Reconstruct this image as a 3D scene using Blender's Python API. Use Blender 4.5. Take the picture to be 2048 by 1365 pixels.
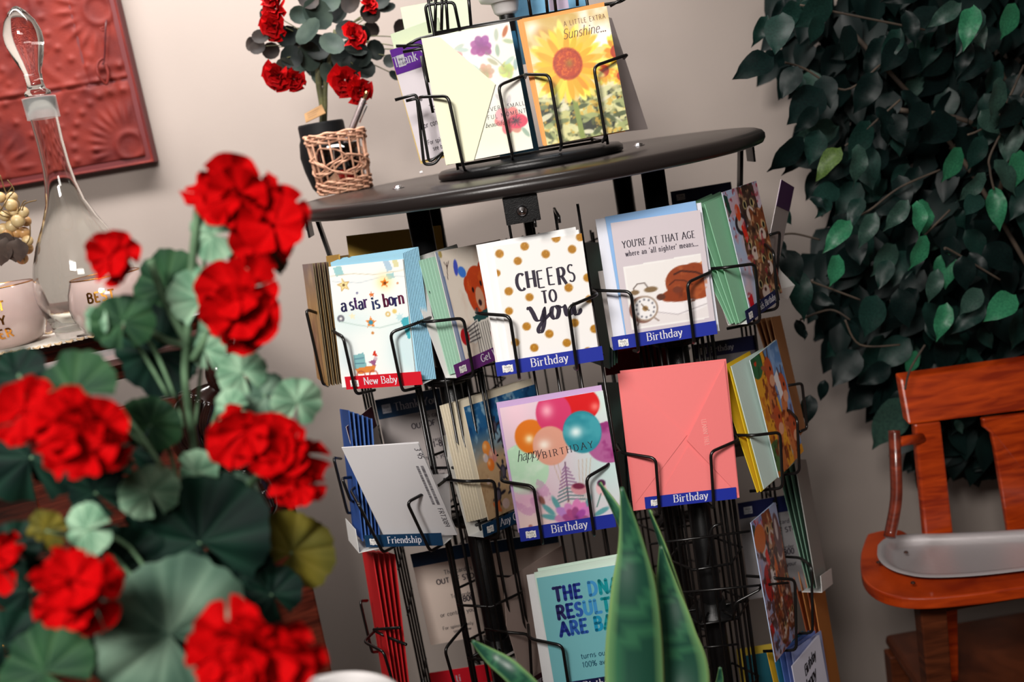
import bpy, bmesh, math, random
import numpy as np
from mathutils import Vector as V3, Matrix as M4
random.seed(7)
D = bpy.data
for o in list(D.objects): D.objects.remove(o)
SC = bpy.context.scene
COL = SC.collection
R = math.radians

# ---------------------------------------------------------------- camera
CAM = V3((0, 0, 1.55)); PITCH = R(11.7); ROLL = R(9.7); FPX = 2050.0
_f = V3((0, math.cos(PITCH), -math.sin(PITCH))); _u = V3((0, math.sin(PITCH), math.cos(PITCH))); _r = V3((1, 0, 0))
CR = _r*math.cos(ROLL) - _u*math.sin(ROLL)
CU = _r*math.sin(ROLL) + _u*math.cos(ROLL)
cd = D.cameras.new('camera'); cam = D.objects.new('camera', cd); COL.objects.link(cam)
rm = M4((CR, CU, -_f)).transposed().to_4x4(); rm.translation = CAM
cam.matrix_world = rm
cd.sensor_width = 36; cd.lens = 36*FPX/2048; cd.clip_start = .02
cd.dof.use_dof = True; cd.dof.focus_distance = 1.27; cd.dof.aperture_fstop = 4.2
SC.camera = cam

# ---------------------------------------------------------------- world, lamps, exposure
w = D.worlds.new('world'); SC.world = w; w.use_nodes = True
w.node_tree.nodes['Background'].inputs[0].default_value = (.55, .65, .7, 1)
w.node_tree.nodes['Background'].inputs[1].default_value = .02
def area(name, loc, aim, sx, sy, power, col, spread=180):
    l = D.lights.new(name, 'AREA'); l.shape = 'RECTANGLE'; l.size = sx; l.size_y = sy; l.energy = power; l.color = col
    l.spread = R(spread)
    o = D.objects.new(name, l); COL.objects.link(o); o.location = loc
    o.rotation_euler = (V3(aim)-V3(loc)).to_track_quat('-Z', 'Y').to_euler(); return o
area('ceiling_light_key', (-.55, -.75, 2.55), (-.02, 1.35, 1.05), .6, .4, 34, (1, .95, .9), 130)
area('ceiling_light_rear', (.3, -1.5, 2.62), (.0, 1.4, 1.1), .9, .5, 8, (1, .95, .9), 120)
area('ceiling_light_wall', (-.5, 1.55, 2.45), (-.45, 2.0, 1.5), 1.4, .16, 19, (1, .96, .93), 110)
SC.view_settings.view_transform = 'Standard'; SC.view_settings.look = 'None'
SC.view_settings.gamma = 1; SC.view_settings.use_curve_mapping = False
SC.view_settings.exposure = 0.0

# ---------------------------------------------------------------- pixel -> place in the room
def ray(px, py): return _f + CR*((px-1024)/FPX) + CU*((682.5-py)/FPX)
def P(px, py, Y):
    d = ray(px, py); return CAM + d*(Y/d.y)
def Pz(px, py, z):
    d = ray(px, py); return CAM + d*((z-CAM.z)/d.z)
PXM = lambda Y: Y/FPX*1.0          # metres per pixel at depth Y (about)

# ---------------------------------------------------------------- materials
def lin(c):
    c = [x/255 for x in c[:3]]
    return tuple((x/12.92 if x <= .04045 else ((x+.055)/1.055)**2.4) for x in c)
MATS = {}
def mat(name, col, rough=.5, metal=0, var=0, scale=8, bump=0, bscale=60, trans=0, ior=1.45, coat=0, sub=0, spec=.5, kind=None, sheen=0, col2=None, alpha=1):
    if name in MATS: return MATS[name]
    m = D.materials.new(name); m.use_nodes = True; nt = m.node_tree; b = nt.nodes['Principled BSDF']
    c = lin(col)
    b.inputs['Base Color'].default_value = (*c, 1); b.inputs['Roughness'].default_value = rough
    b.inputs['Metallic'].default_value = metal; b.inputs['Transmission Weight'].default_value = trans
    b.inputs['IOR'].default_value = ior; b.inputs['Coat Weight'].default_value = coat
    b.inputs['Specular IOR Level'].default_value = spec
    b.inputs['Alpha'].default_value = alpha
    if sub:
        b.inputs['Subsurface Weight'].default_value = sub; b.inputs['Subsurface Radius'].default_value = (.01, .006, .004)
    if sheen: b.inputs['Sheen Weight'].default_value = sheen
    N = nt.nodes.new; L = nt.links.new
    tc = N('ShaderNodeTexCoord')
    if kind == 'wood':
        mp = N('ShaderNodeMapping'); mp.inputs['Scale'].default_value = (2, 2, 14) if scale == 8 else (scale, scale*.12, scale)
        L(tc.outputs['Object'], mp.inputs[0])
        wv = N('ShaderNodeTexNoise'); wv.inputs['Scale'].default_value = 6; wv.inputs['Detail'].default_value = 6; wv.inputs['Distortion'].default_value = .6
        L(mp.outputs[0], wv.inputs['Vector'])
        rp = N('ShaderNodeValToRGB'); rp.color_ramp.elements[0].position = .35; rp.color_ramp.elements[1].position = .68
        rp.color_ramp.elements[0].color = (*lin(col2 or [x*.6 for x in col]), 1); rp.color_ramp.elements[1].color = (*c, 1)
        L(wv.outputs['Fac'], rp.inputs[0]); L(rp.outputs[0], b.inputs['Base Color'])
        bp = N('ShaderNodeBump'); bp.inputs['Strength'].default_value = .12; bp.inputs['Distance'].default_value = .002
        L(wv.outputs['Fac'], bp.inputs['Height']); L(bp.outputs[0], b.inputs['Normal'])
    elif kind == 'print':
        at = N('ShaderNodeAttribute'); at.attribute_name = 'Col'; L(at.outputs['Color'], b.inputs['Base Color'])
    elif var or col2:
        nz = N('ShaderNodeTexNoise'); nz.inputs['Scale'].default_value = scale; nz.inputs['Detail'].default_value = 5
        L(tc.outputs['Object'], nz.inputs['Vector'])
        rp = N('ShaderNodeValToRGB'); rp.color_ramp.elements[0].position = .35; rp.color_ramp.elements[1].position = .65
        c2 = lin(col2) if col2 else tuple(x*(1-var) for x in c)
        rp.color_ramp.elements[0].color = (*c2, 1); rp.color_ramp.elements[1].color = (*c, 1)
        L(nz.outputs['Fac'], rp.inputs[0]); L(rp.outputs[0], b.inputs['Base Color'])
    if bump:
        nz = N('ShaderNodeTexNoise'); nz.inputs['Scale'].default_value = bscale; nz.inputs['Detail'].default_value = 3
        L(tc.outputs['Object'], nz.inputs['Vector'])
        bp = N('ShaderNodeBump'); bp.inputs['Strength'].default_value = bump; bp.inputs['Distance'].default_value = .003
        L(nz.outputs['Fac'], bp.inputs['Height']); L(bp.outputs[0], b.inputs['Normal'])
    MATS[name] = m; return m

# ---------------------------------------------------------------- mesh collecting
class MB:
    def __init__(s): s.v = []; s.f = []; s.c = []
    def add(s, vs, fs, col=None):
        o = len(s.v); s.v += [V3(v) for v in vs]; s.f += [tuple(i+o for i in f) for f in fs]
        if col is not None: s.c += [col]*len(vs)
        return s
    def quad(s, a, b, c, d, col=None): return s.add([a, b, c, d], [(0, 1, 2, 3)], col)
    def slab(s, q, n, t):
        """four corners (front), thickness t along -n"""
        q = [V3(x) for x in q]; n = V3(n)
        b = [x - n*t for x in q]
        return s.add(q+b, [(0, 1, 2, 3), (7, 6, 5, 4), (0, 4, 5, 1), (1, 5, 6, 2), (2, 6, 7, 3), (3, 7, 4, 0)])
    def box(s, c, sx, sy, sz):
        c = V3(c); x, y, z = sx/2, sy/2, sz/2
        vs = [c+V3((a*x, b*y, d*z)) for d in (-1, 1) for (a, b) in ((-1, -1), (1, -1), (1, 1), (-1, 1))]
        return s.add(vs, [(3, 2, 1, 0), (4, 5, 6, 7), (0, 1, 5, 4), (1, 2, 6, 5), (2, 3, 7, 6), (3, 0, 4, 7)])
    def prism(s, poly, n):
        """poly list of 3d points (front face), extruded by vector n"""
        k = len(poly); poly = [V3(p) for p in poly]; n = V3(n)
        fs = [tuple(range(k)), tuple(range(2*k-1, k-1, -1))] + [(i, i+k, (i+1) % k+k, (i+1) % k) for i in range(k)]
        return s.add(poly+[p+n for p in poly], fs)
    def tube(s, pts, r, n=8, closed=False, cap=True, flat=1.0):
        pts = [V3(p) for p in pts]; k = len(pts)
        if not isinstance(r, (list, tuple)): r = [r]*k
        tan = []
        for i in range(k):
            a = pts[(i-1) % k] if (closed or i > 0) else pts[i]; b = pts[(i+1) % k] if (closed or i < k-1) else pts[i]
            t = (b-a); tan.append(t.normalized() if t.length > 1e-9 else V3((0, 0, 1)))
        ref = V3((0, 0, 1)) if abs(tan[0].z) < .9 else V3((1, 0, 0))
        x = tan[0].cross(ref).normalized(); vs = []
        for i in range(k):
            x = (x - tan[i]*x.dot(tan[i]))
            x = x.normalized() if x.length > 1e-6 else tan[i].orthogonal().normalized()
            y = tan[i].cross(x)
            for j in range(n):
                a = 2*math.pi*j/n; vs.append(pts[i]+(x*math.cos(a)+y*math.sin(a)*flat)*r[i])
        fs = []
        for i in range(k if closed else k-1):
            for j in range(n):
                a = i*n+j; b = i*n+(j+1) % n; c = ((i+1) % k)*n+(j+1) % n; d = ((i+1) % k)*n+j; fs.append((a, b, c, d))
        if cap and not closed: fs += [tuple(range(n-1, -1, -1)), tuple(range((k-1)*n, k*n))]
        return s.add(vs, fs)
    def lathe(s, prof, o, n=32, ax=None, closed=False):
        """prof list of (r, h) along axis"""
        o = V3(o); az = V3(ax).normalized() if ax is not None else V3((0, 0, 1))
        x = az.orthogonal().normalized() if ax is not None else V3((1, 0, 0)); y = az.cross(x); vs = []
        for (r, h) in prof:
            for j in range(n):
                a = 2*math.pi*j/n; vs.append(o+az*h+(x*math.cos(a)+y*math.sin(a))*r)
        k = len(prof); fs = []
        for i in range(k-1 if not closed else k):
            for j in range(n):
                i2 = (i+1) % k
                fs.append((i*n+j, i*n+(j+1) % n, i2*n+(j+1) % n, i2*n+j))
        if not closed: fs += [tuple(range(n-1, -1, -1)), tuple(range((k-1)*n, k*n))]
        return s.add(vs, fs)
    def ball(s, c, rx, ry=None, rz=None, n=14, m=9, rot=None):
        ry = ry or rx; rz = rz or rx; c = V3(c); vs = [V3((0, 0, -rz))]; fs = []
        for i in range(1, m):
            t = -math.pi/2+math.pi*i/m
            for j in range(n):
                a = 2*math.pi*j/n; vs.append(V3((rx*math.cos(t)*math.cos(a), ry*math.cos(t)*math.sin(a), rz*math.sin(t))))
        vs.append(V3((0, 0, rz)))
        for j in range(n): fs.append((0, 1+(j+1) % n, 1+j))
        for i in range(m-2):
            for j in range(n):
                a = 1+i*n; fs.append((a+j, a+(j+1) % n, a+n+(j+1) % n, a+n+j))
        a = 1+(m-2)*n
        for j in range(n): fs.append((a+j, a+(j+1) % n, len(vs)-1))
        if rot is not None: vs = [rot @ v for v in vs]
        return s.add([v+c for v in vs], fs)
    def mesh(s, name, off=V3((0, 0, 0)), smooth=False):
        me = D.meshes.new(name); me.from_pydata([tuple(v-off) for v in s.v], [], s.f)
        if s.c:
            at = me.attributes.new('Col', 'FLOAT_COLOR', 'POINT')
            at.data.foreach_set('color', np.array([(*lin(c), 1) for c in s.c], dtype=np.float32).ravel())
        if smooth: me.polygons.foreach_set('use_smooth', [True]*len(me.polygons))
        me.update(); return me
def fillet(pts, r, n=4):
    pts = [V3(p) for p in pts]; out = [pts[0]]
    for i in range(1, len(pts)-1):
        a, b, c = pts[i-1], pts[i], pts[i+1]; d1 = a-b; d2 = c-b; q = min(r, d1.length*.45, d2.length*.45)
        p0 = b+d1.normalized()*q; p1 = b+d2.normalized()*q
        for k in range(n+1):
            t = k/n; out.append(p0*(1-t)**2+b*2*t*(1-t)+p1*t*t)
    out.append(pts[-1]); return out
def spline(pts, n=6):
    pts = [V3(p) for p in pts]; out = []
    for i in range(len(pts)-1):
        p0 = pts[max(i-1, 0)]; p1 = pts[i]; p2 = pts[i+1]; p3 = pts[min(i+2, len(pts)-1)]
        for k in range(n):
            t = k/n; out.append(.5*((2*p1)+(p2-p0)*t+(2*p0-5*p1+4*p2-p3)*t*t+(3*p1-p0-3*p2+p3)*t**3))
    out.append(pts[-1]); return out

# ---------------------------------------------------------------- things and parts
ORG = {}
def thing(name, label, cat, loc=(0, 0, 0), group=None):
    o = D.objects.new(name, None); COL.objects.link(o); o.location = loc; o.empty_display_size = .02
    o['label'] = label; o['category'] = cat
    if group: o['group'] = group
    ORG[o.name] = V3(loc); return o
def root(o):
    while o.parent: o = o.parent
    return o
def part(name, mb, m, parent=None, smooth=False, bevel=0, label=None, bseg=2):
    off = ORG[root(parent).name] if parent else V3((0, 0, 0))
    me = mb.mesh(name, off, smooth) if isinstance(mb, MB) else mb
    o = D.objects.new(name, me); COL.objects.link(o)
    if m and not me.materials: me.materials.append(m)
    if parent: o.parent = parent
    if bevel:
        b = o.modifiers.new('bevel', 'BEVEL'); b.width = bevel; b.segments = bseg; b.limit_method = 'ANGLE'; b.angle_limit = R(40)
    if label: o['label'] = label
    return o
def solo(name, mb, m, label, cat, org, group=None, smooth=False, bevel=0):
    """a thing that is one mesh (may get children): origin at org"""
    org = V3(org); me = mb.mesh(name, org, smooth); me.materials.append(m)
    o = D.objects.new(name, me); COL.objects.link(o); o.location = org
    o['label'] = label; o['category'] = cat
    if group: o['group'] = group
    if bevel:
        b = o.modifiers.new('bevel', 'BEVEL'); b.width = bevel; b.segments = 2; b.limit_method = 'ANGLE'; b.angle_limit = R(40)
    ORG[o.name] = org; return o
def inst(name, me, parent, mw, m=None):
    """a part that shares mesh data, placed by a world matrix"""
    o = D.objects.new(name, me); COL.objects.link(o); o.parent = parent
    o.matrix_local = M4.Translation(-ORG[root(parent).name]) @ mw
    if m is not None:
        o.material_slots[0].link = 'OBJECT'; o.material_slots[0].material = m
    return o
def struct(name, mb, m, smooth=False):
    o = part(name, mb, m, None, smooth); o['kind'] = 'structure'; return o
# ---------------------------------------------------------------- stroke lettering (flat geometry)
def _A(cx, cy, rx, ry, a0, a1, n=9):
    return [(cx+rx*math.cos(R(a0+(a1-a0)*i/n)), cy+ry*math.sin(R(a0+(a1-a0)*i/n))) for i in range(n+1)]
_E = lambda cx, cy, rx, ry: _A(cx, cy, rx, ry, 0, 360, 16)
G = {
'A': (.8, [[(.02, 0), (.4, 1)], [(.4, 1), (.78, 0)], [(.16, .36), (.64, .36)]]),
'B': (.68, [[(.1, 0), (.1, 1)], [(.1, 1)]+_A(.34, .77, .23, .23, 90, -90)+[(.1, .54)], [(.1, .54)]+_A(.36, .27, .26, .27, 90, -90)+[(.1, 0)]]),
'C': (.74, [_A(.42, .5, .36, .5, 48, 312, 14)]),
'D': (.78, [[(.1, 0), (.1, 1)], [(.1, 1)]+_A(.32, .5, .38, .5, 90, -90, 12)+[(.1, 0)]]),
'E': (.62, [[(.1, 0), (.1, 1)], [(.1, 1), (.55, 1)], [(.1, .52), (.46, .52)], [(.1, 0), (.57, 0)]]),
'F': (.58, [[(.1, 0), (.1, 1)], [(.1, 1), (.55, 1)], [(.1, .52), (.45, .52)]]),
'G': (.78, [_A(.42, .5, .36, .5, 48, 300, 14)+[(.7, .12), (.7, .42)], [(.48, .42), (.76, .42)]]),
'H': (.78, [[(.1, 0), (.1, 1)], [(.68, 0), (.68, 1)], [(.1, .52), (.68, .52)]]),
'I': (.3, [[(.15, 0), (.15, 1)]]),
'J': (.4, [[(.28, 1), (.28, .15)]+_A(.14, .15, .14, .15, 0, -150)]),
'K': (.74, [[(.1, 0), (.1, 1)], [(.64, 1), (.1, .4)], [(.26, .56), (.68, 0)]]),
'L': (.58, [[(.1, 0), (.1, 1)], [(.1, 0), (.55, 0)]]),
'M': (.94, [[(.1, 0), (.1, 1)], [(.1, 1), (.47, .1)], [(.47, .1), (.84, 1)], [(.84, 1), (.84, 0)]]),
'N': (.8, [[(.1, 0), (.1, 1)], [(.1, 1), (.7, 0)], [(.7, 0), (.7, 1)]]),
'O': (.84, [_E(.42, .5, .36, .5)]),
'P': (.64, [[(.1, 0), (.1, 1)], [(.1, 1)]+_A(.34, .74, .25, .26, 90, -90)+[(.1, .48)]]),
'R': (.7, [[(.1, 0), (.1, 1)], [(.1, 1)]+_A(.34, .75, .24, .25, 90, -90)+[(.1, .5)], [(.34, .5), (.66, 0)]]),
'S': (.58, [_A(.3, .76, .22, .24, 40, 262)+_A(.29, .26, .24, .26, 78, -140)]),
'T': (.68, [[(.34, 0), (.34, 1)], [(.02, 1), (.66, 1)]]),
'U': (.78, [[(.1, 1), (.1, .3)]+_A(.39, .3, .29, .3, 180, 360)+[(.68, 1)]]),
'V': (.76, [[(.02, 1), (.38, 0)], [(.38, 0), (.74, 1)]]),
'W': (1.06, [[(.02, 1), (.28, 0)], [(.28, 0), (.53, .95)], [(.53, .95), (.78, 0)], [(.78, 0), (1.04, 1)]]),
'X': (.72, [[(.04, 0), (.66, 1)], [(.06, 1), (.68, 0)]]),
'Y': (.72, [[(.02, 1), (.36, .48)], [(.7, 1), (.36, .48)], [(.36, .48), (.36, 0)]]),
'a': (.5, [_A(.24, .46, .17, .18, 165, 0)+[(.41, .08), (.5, .0)], [(.41, .38), (.26, .37)]+_A(.22, .18, .17, .18, 100, 280)+[(.41, .14)]]),
'b': (.54, [[(.1, 1.05), (.1, 0)], _E(.3, .32, .2, .32)]),
'c': (.46, [_A(.26, .32, .21, .32, 45, 315, 12)]),
'd': (.56, [_E(.24, .32, .2, .32), [(.45, 1.05), (.45, 0)]]),
'e': (.5, [[(.05, .35), (.45, .35)]+_A(.25, .32, .2, .32, 6, 318, 12)]),
'f': (.34, [[(.14, 0), (.14, .8)]+_A(.29, .84, .15, .2, 180, 60), [(.01, .62), (.32, .62)]]),
'g': (.54, [_E(.25, .33, .2, .31), [(.45, .64), (.45, -.08)]+_A(.26, -.1, .19, .2, 0, -155)]),
'h': (.58, [[(.1, 1.05), (.1, 0)], _A(.28, .42, .19, .22, 170, 0)+[(.47, 0)]]),
'i': (.24, [[(.12, .64), (.12, 0)], _E(.12, .88, .03, .03)]),
'k': (.54, [[(.1, 1.05), (.1, 0)], [(.46, .64), (.1, .26)], [(.22, .38), (.5, 0)]]),
'l': (.24, [[(.12, 1.05), (.12, 0)]]),
'm': (.86, [[(.1, .64), (.1, 0)], _A(.26, .44, .16, .2, 170, 0)+[(.42, 0)], _A(.58, .44, .16, .2, 170, 0)+[(.74, 0)]]),
'n': (.58, [[(.1, .64), (.1, 0)], _A(.28, .42, .19, .22, 170, 0)+[(.47, 0)]]),
'o': (.52, [_E(.26, .32, .21, .32)]),
'p': (.55, [[(.1, .64), (.1, -.3)], _E(.31, .32, .2, .32)]),
'r': (.42, [[(.1, .64), (.1, 0)], _A(.28, .4, .18, .22, 170, 55)]),
's': (.42, [_A(.21, .48, .15, .16, 40, 262)+_A(.2, .16, .17, .16, 78, -140)]),
't': (.36, [[(.15, .86), (.15, .14)]+_A(.28, .15, .13, .15, 180, 300), [(.01, .62), (.32, .62)]]),
'u': (.57, [[(.08, .64), (.08, .2)]+_A(.26, .2, .18, .2, 180, 350), [(.46, .64), (.46, 0)]]),
'v': (.5, [[(.02, .64), (.25, 0)], [(.25, 0), (.48, .64)]]),
'w': (.76, [[(.02, .64), (.2, 0)], [(.2, 0), (.38, .6)], [(.38, .6), (.56, 0)], [(.56, 0), (.74, .64)]]),
'y': (.52, [[(.03, .64), (.26, 0)], [(.49, .64), (.2, -.2), (.06, -.28)]]),
'0': (.56, [_E(.28, .5, .22, .5)]), '1': (.4, [[(.08, .8), (.22, 1), (.22, 0)]]),
'2': (.54, [_A(.27, .74, .2, .26, 160, -40)+[(.06, 0), (.5, 0)]]),
'3': (.54, [_A(.25, .76, .2, .24, 140, -90)+_A(.25, .26, .22, .26, 90, -140)]),
'5': (.54, [[(.46, 1), (.12, 1), (.1, .56)]+_A(.26, .32, .21, .32, 110, -140)]),
'8': (.54, [_E(.27, .76, .19, .24), _E(.27, .26, .22, .26)]), '9': (.54, [_E(.27, .7, .2, .3), [(.47, .7), (.4, 0)]]),
'-': (.4, [[(.06, .36), (.34, .36)]]), '.': (.2, [_E(.1, .04, .035, .04)]), '/': (.4, [[(0, -.1), (.4, 1)]]),
"'": (.18, [[(.09, 1.02), (.07, .76)]]), '|': (.14, [[(.07, 0), (.07, 1)]]),
'%': (.8, [_E(.18, .76, .15, .22), _E(.62, .22, .15, .22), [(.66, 1), (.14, 0)]]),
}
def text_width(s, sp=.08): return sum((G[c][0] if c in G else .34)+sp for c in s)-sp
def text(mb, fr, s, x, y, h, thick=.13, thin=.05, serif=True, slant=0, rot=0, sp=.08, n=.0006, col=None, align='l', cols=None, bounce=0, caps=False, wx=1.0):
    """lay the string onto frame fr: (x,y) metres, cap height h"""
    ca, sa = math.cos(R(rot)), math.sin(R(rot)); W = text_width(s, sp)*h*wx
    cx = 0 if align == 'l' else (-W/2 if align == 'c' else -W)
    def put(p):
        q = (p[0]+p[1]*slant, p[1]); return fr.P(x+ca*q[0]-sa*q[1], y+sa*q[0]+ca*q[1], n)
    def strip(pts, hor=False, cc=None):
        pts = [q for i, q in enumerate(pts) if i == 0 or abs(q[0]-pts[i-1][0])+abs(q[1]-pts[i-1][1]) > 1e-6]
        k = len(pts)
        if k < 2: return
        vs = []
        for i in range(k):
            a = pts[max(i-1, 0)]; b = pts[min(i+1, k-1)]
            if a[0] == b[0] and a[1] == b[1]: b = (b[0]+1e-5, b[1])
            dx, dy = b[0]-a[0], b[1]-a[1]; l = math.hypot(dx, dy); dx /= l; dy /= l
            wd = (thin+(thick-thin)*abs(dy))*h*.5 if not hor else thin*h*.5
            vs += [put((pts[i][0]-dy*wd, pts[i][1]+dx*wd)), put((pts[i][0]+dy*wd, pts[i][1]-dx*wd))]
        mb.add(vs, [(2*i, 2*i+1, 2*i+3, 2*i+2) for i in range(k-1)], cc)
        if caps:
            for e in (pts[0], pts[-1]):
                mb.add([put((e[0]+thick*h*.5*math.cos(t*math.pi/4), e[1]+thick*h*.5*math.sin(t*math.pi/4))) for t in range(8)], [tuple(range(8))], cc)
    for i, ch in enumerate(s):
        if ch not in G: cx += (.34+sp)*h*wx; continue
        wd, st = G[ch]; by = bounce*h*math.sin(i*2.3); cc = cols[i % len(cols)] if cols else col
        for pl in st:
            pp = [(cx+px*h*wx, by+py*h) for (px, py) in pl]; strip(pp, False, cc)
            if serif and ch not in '.|-%/\'' and len(pl) > 1:
                for (e, f) in ((pl[0], pl[1]), (pl[-1], pl[-2])):
                    if len(pl) > 14: continue
                    dx, dy = abs(e[0]-f[0]), abs(e[1]-f[1])
                    if dy > 1.6*dx and (len(pl) < 3 or dy > .12):
                        if 0 < e[1] < .6 and e[1] != .64: continue
                        a, b = (.12, .12) if not (e[1] in (.64, 1.05)) else (.13, 0)
                        strip([(cx+(e[0]-a)*h*wx, by+e[1]*h), (cx+(e[0]+b)*h*wx, by+e[1]*h)], True, cc)
        cx += (wd+sp)*h*wx
    return W
def stroke(mb, fr, pts, w0, n=.0006, col=None, w1=None, vary=None):
    """free brush stroke through 2d metre points"""
    q = spline([V3((a, b, 0)) for a, b in pts], 6); k = len(q); vs = []
    for i in range(k):
        d = (q[min(i+1, k-1)]-q[max(i-1, 0)]).normalized()
        wd = .5*(w0 if w1 is None else w1+(w0-w1)*abs(d.y))
        if vary is None: wd *= min(1, .35+6*i/k, .35+6*(k-1-i)/k)
        vs += [fr.P(q[i].x-d.y*wd, q[i].y+d.x*wd, n), fr.P(q[i].x+d.y*wd, q[i].y-d.x*wd, n)]
    mb.add(vs, [(2*i, 2*i+1, 2*i+3, 2*i+2) for i in range(k-1)], col)

# ---------------------------------------------------------------- a small painter for printed card fronts
def _h(a): return np.mod(np.sin(a)*43758.5453, 1)
class Cv:
    def __init__(s, w, h, bg, cell=.0012):
        s.W = max(8, int(w/cell)); s.H = max(8, int(h/cell)); s.asp = h/w
        s.X, s.Y = np.meshgrid(np.linspace(0, 1, s.W+1), np.linspace(0, s.asp, s.H+1))
        s.C = np.zeros((s.H+1, s.W+1, 3)); s.C[:] = np.array(bg[:3])/255.; s.px = 1/s.W
    def mix(s, m, c): m = np.clip(m, 0, 1)[..., None]; s.C = s.C*(1-m)+np.array(c[:3])/255.*m; return s
    def ell(s, cx, cy, rx, ry, c, a=1, rot=0, soft=.012):
        dx, dy = s.X-cx, s.Y-cy; ca, sa = math.cos(R(rot)), math.sin(R(rot))
        q = np.sqrt(((dx*ca+dy*sa)/rx)**2+((-dx*sa+dy*ca)/ry)**2)
        return s.mix((1-q)*min(rx, ry)/soft+.5 if soft < .4 else np.clip(1-q, 0, 1)*a, c) if a == 1 else s.mix(np.clip((1-q)*min(rx, ry)/soft+.5, 0, 1)*a, c)
    def glow(s, cx, cy, rx, ry, c, a=1):
        q = ((s.X-cx)/rx)**2+((s.Y-cy)/ry)**2; return s.mix(np.exp(-q*1.5)*a, c)
    def poly(s, pts, c, a=1):
        ins = np.zeros_like(s.X, bool); k = len(pts)
        for i in range(k):
            x0, y0 = pts[i]; x1, y1 = pts[(i+1) % k]
            if y0 == y1: continue
            cond = (s.Y >= min(y0, y1)) & (s.Y < max(y0, y1)); xi = x0+(s.Y-y0)*(x1-x0)/(y1-y0); ins ^= cond & (s.X < xi)
        return s.mix(ins*float(a), c)
    def line(s, pts, wd, c, a=1):
        d = np.full_like(s.X, 9.)
        for (x0, y0), (x1, y1) in zip(pts[:-1], pts[1:]):
            l2 = (x1-x0)**2+(y1-y0)**2+1e-9; t = np.clip(((s.X-x0)*(x1-x0)+(s.Y-y0)*(y1-y0))/l2, 0, 1)
            d = np.minimum(d, np.hypot(s.X-x0-t*(x1-x0), s.Y-y0-t*(y1-y0)))
        return s.mix(np.clip((wd/2-d)/s.px+.5, 0, 1)*a, c)
    def noise(s, f, seed=0):
        x = s.X*f+seed*17.3; y = s.Y*f+seed*7.1; xi, yi = np.floor(x), np.floor(y); fx, fy = x-xi, y-yi
        fx = fx*fx*(3-2*fx); fy = fy*fy*(3-2*fy); h = lambda a, b: _h(a*127.1+b*311.7+seed*3.3)
        return (h(xi, yi)*(1-fx)+h(xi+1, yi)*fx)*(1-fy)+(h(xi, yi+1)*(1-fx)+h(xi+1, yi+1)*fx)*fy
    def fbm(s, f, seed=0): return .55*s.noise(f, seed)+.3*s.noise(f*2.1, seed+1)+.15*s.noise(f*4.3, seed+2)
    def blot(s, f, seed, lo, hi, c, a=1, mask=None):
        m = np.clip((s.fbm(f, seed)-lo)/(hi-lo), 0, 1)*a
        return s.mix(m if mask is None else m*mask, c)
    def grad(s, c0, c1, y0=0, y1=None):
        t = np.clip((s.Y-y0)/((y1 or s.asp)-y0), 0, 1); s.C = (np.array(c0)/255.)*(1-t[..., None])+(np.array(c1)/255.)*t[..., None]; return s
    def petals(s, cx, cy, n, r0, r1, wd, c, a=1, ph=0, jit=.15):
        for i in range(n):
            t = 360*i/n+ph+random.uniform(-1, 1)*jit*60; ln = (r1-r0)*random.uniform(.85, 1.1)
            cc = [max(0, min(255, q*random.uniform(.86, 1.1))) for q in c]
            m = r0+ln/2; s.ell(cx+m*math.cos(R(t)), cy+m*math.sin(R(t)), ln/2, wd, cc, a, t)
        return s
ORDW = ['at the front', 'second from front', 'third from front', 'fourth from front', 'fifth from front', 'sixth from front', 'seventh from front', 'eighth from front', 'ninth from front', 'tenth from front', 'at the back']
class Frame:
    """flat place of a pocket or sheet: origin bottom-left, u right, v up, n towards the viewer"""
    def __init__(s, o, u, v): s.o = V3(o); s.u = V3(u).normalized(); s.n = s.u.cross(V3(v)).normalized(); s.v = s.n.cross(s.u).normalized()
    def P(s, x, y, n=0): return s.o+s.u*x+s.v*y+s.n*n
    def inv(s, px, py, n=0):
        d = ray(px, py); t = (s.o+s.n*n-CAM).dot(s.n)/d.dot(s.n); q = CAM+d*t-s.o; return q.dot(s.u), q.dot(s.v)
    def sub(s, x, y, rot=0, n=0):
        c, k = math.cos(rot), math.sin(rot); f = Frame(s.P(x, y, n), s.u*c+s.v*k, s.v*c-s.u*k); return f
def frame(bl, br, Y1, Y2, lean=9):
    a = P(bl[0], bl[1], Y1); b = P(br[0], br[1], Y2); u = (b-a); w = u.length; u.normalize()
    back = V3((-u.y, u.x, 0)).normalized()
    v = V3((0, 0, 1))*math.cos(R(lean))+back*math.sin(R(lean)); f = Frame(a, u, v); f.w = w; return f
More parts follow.
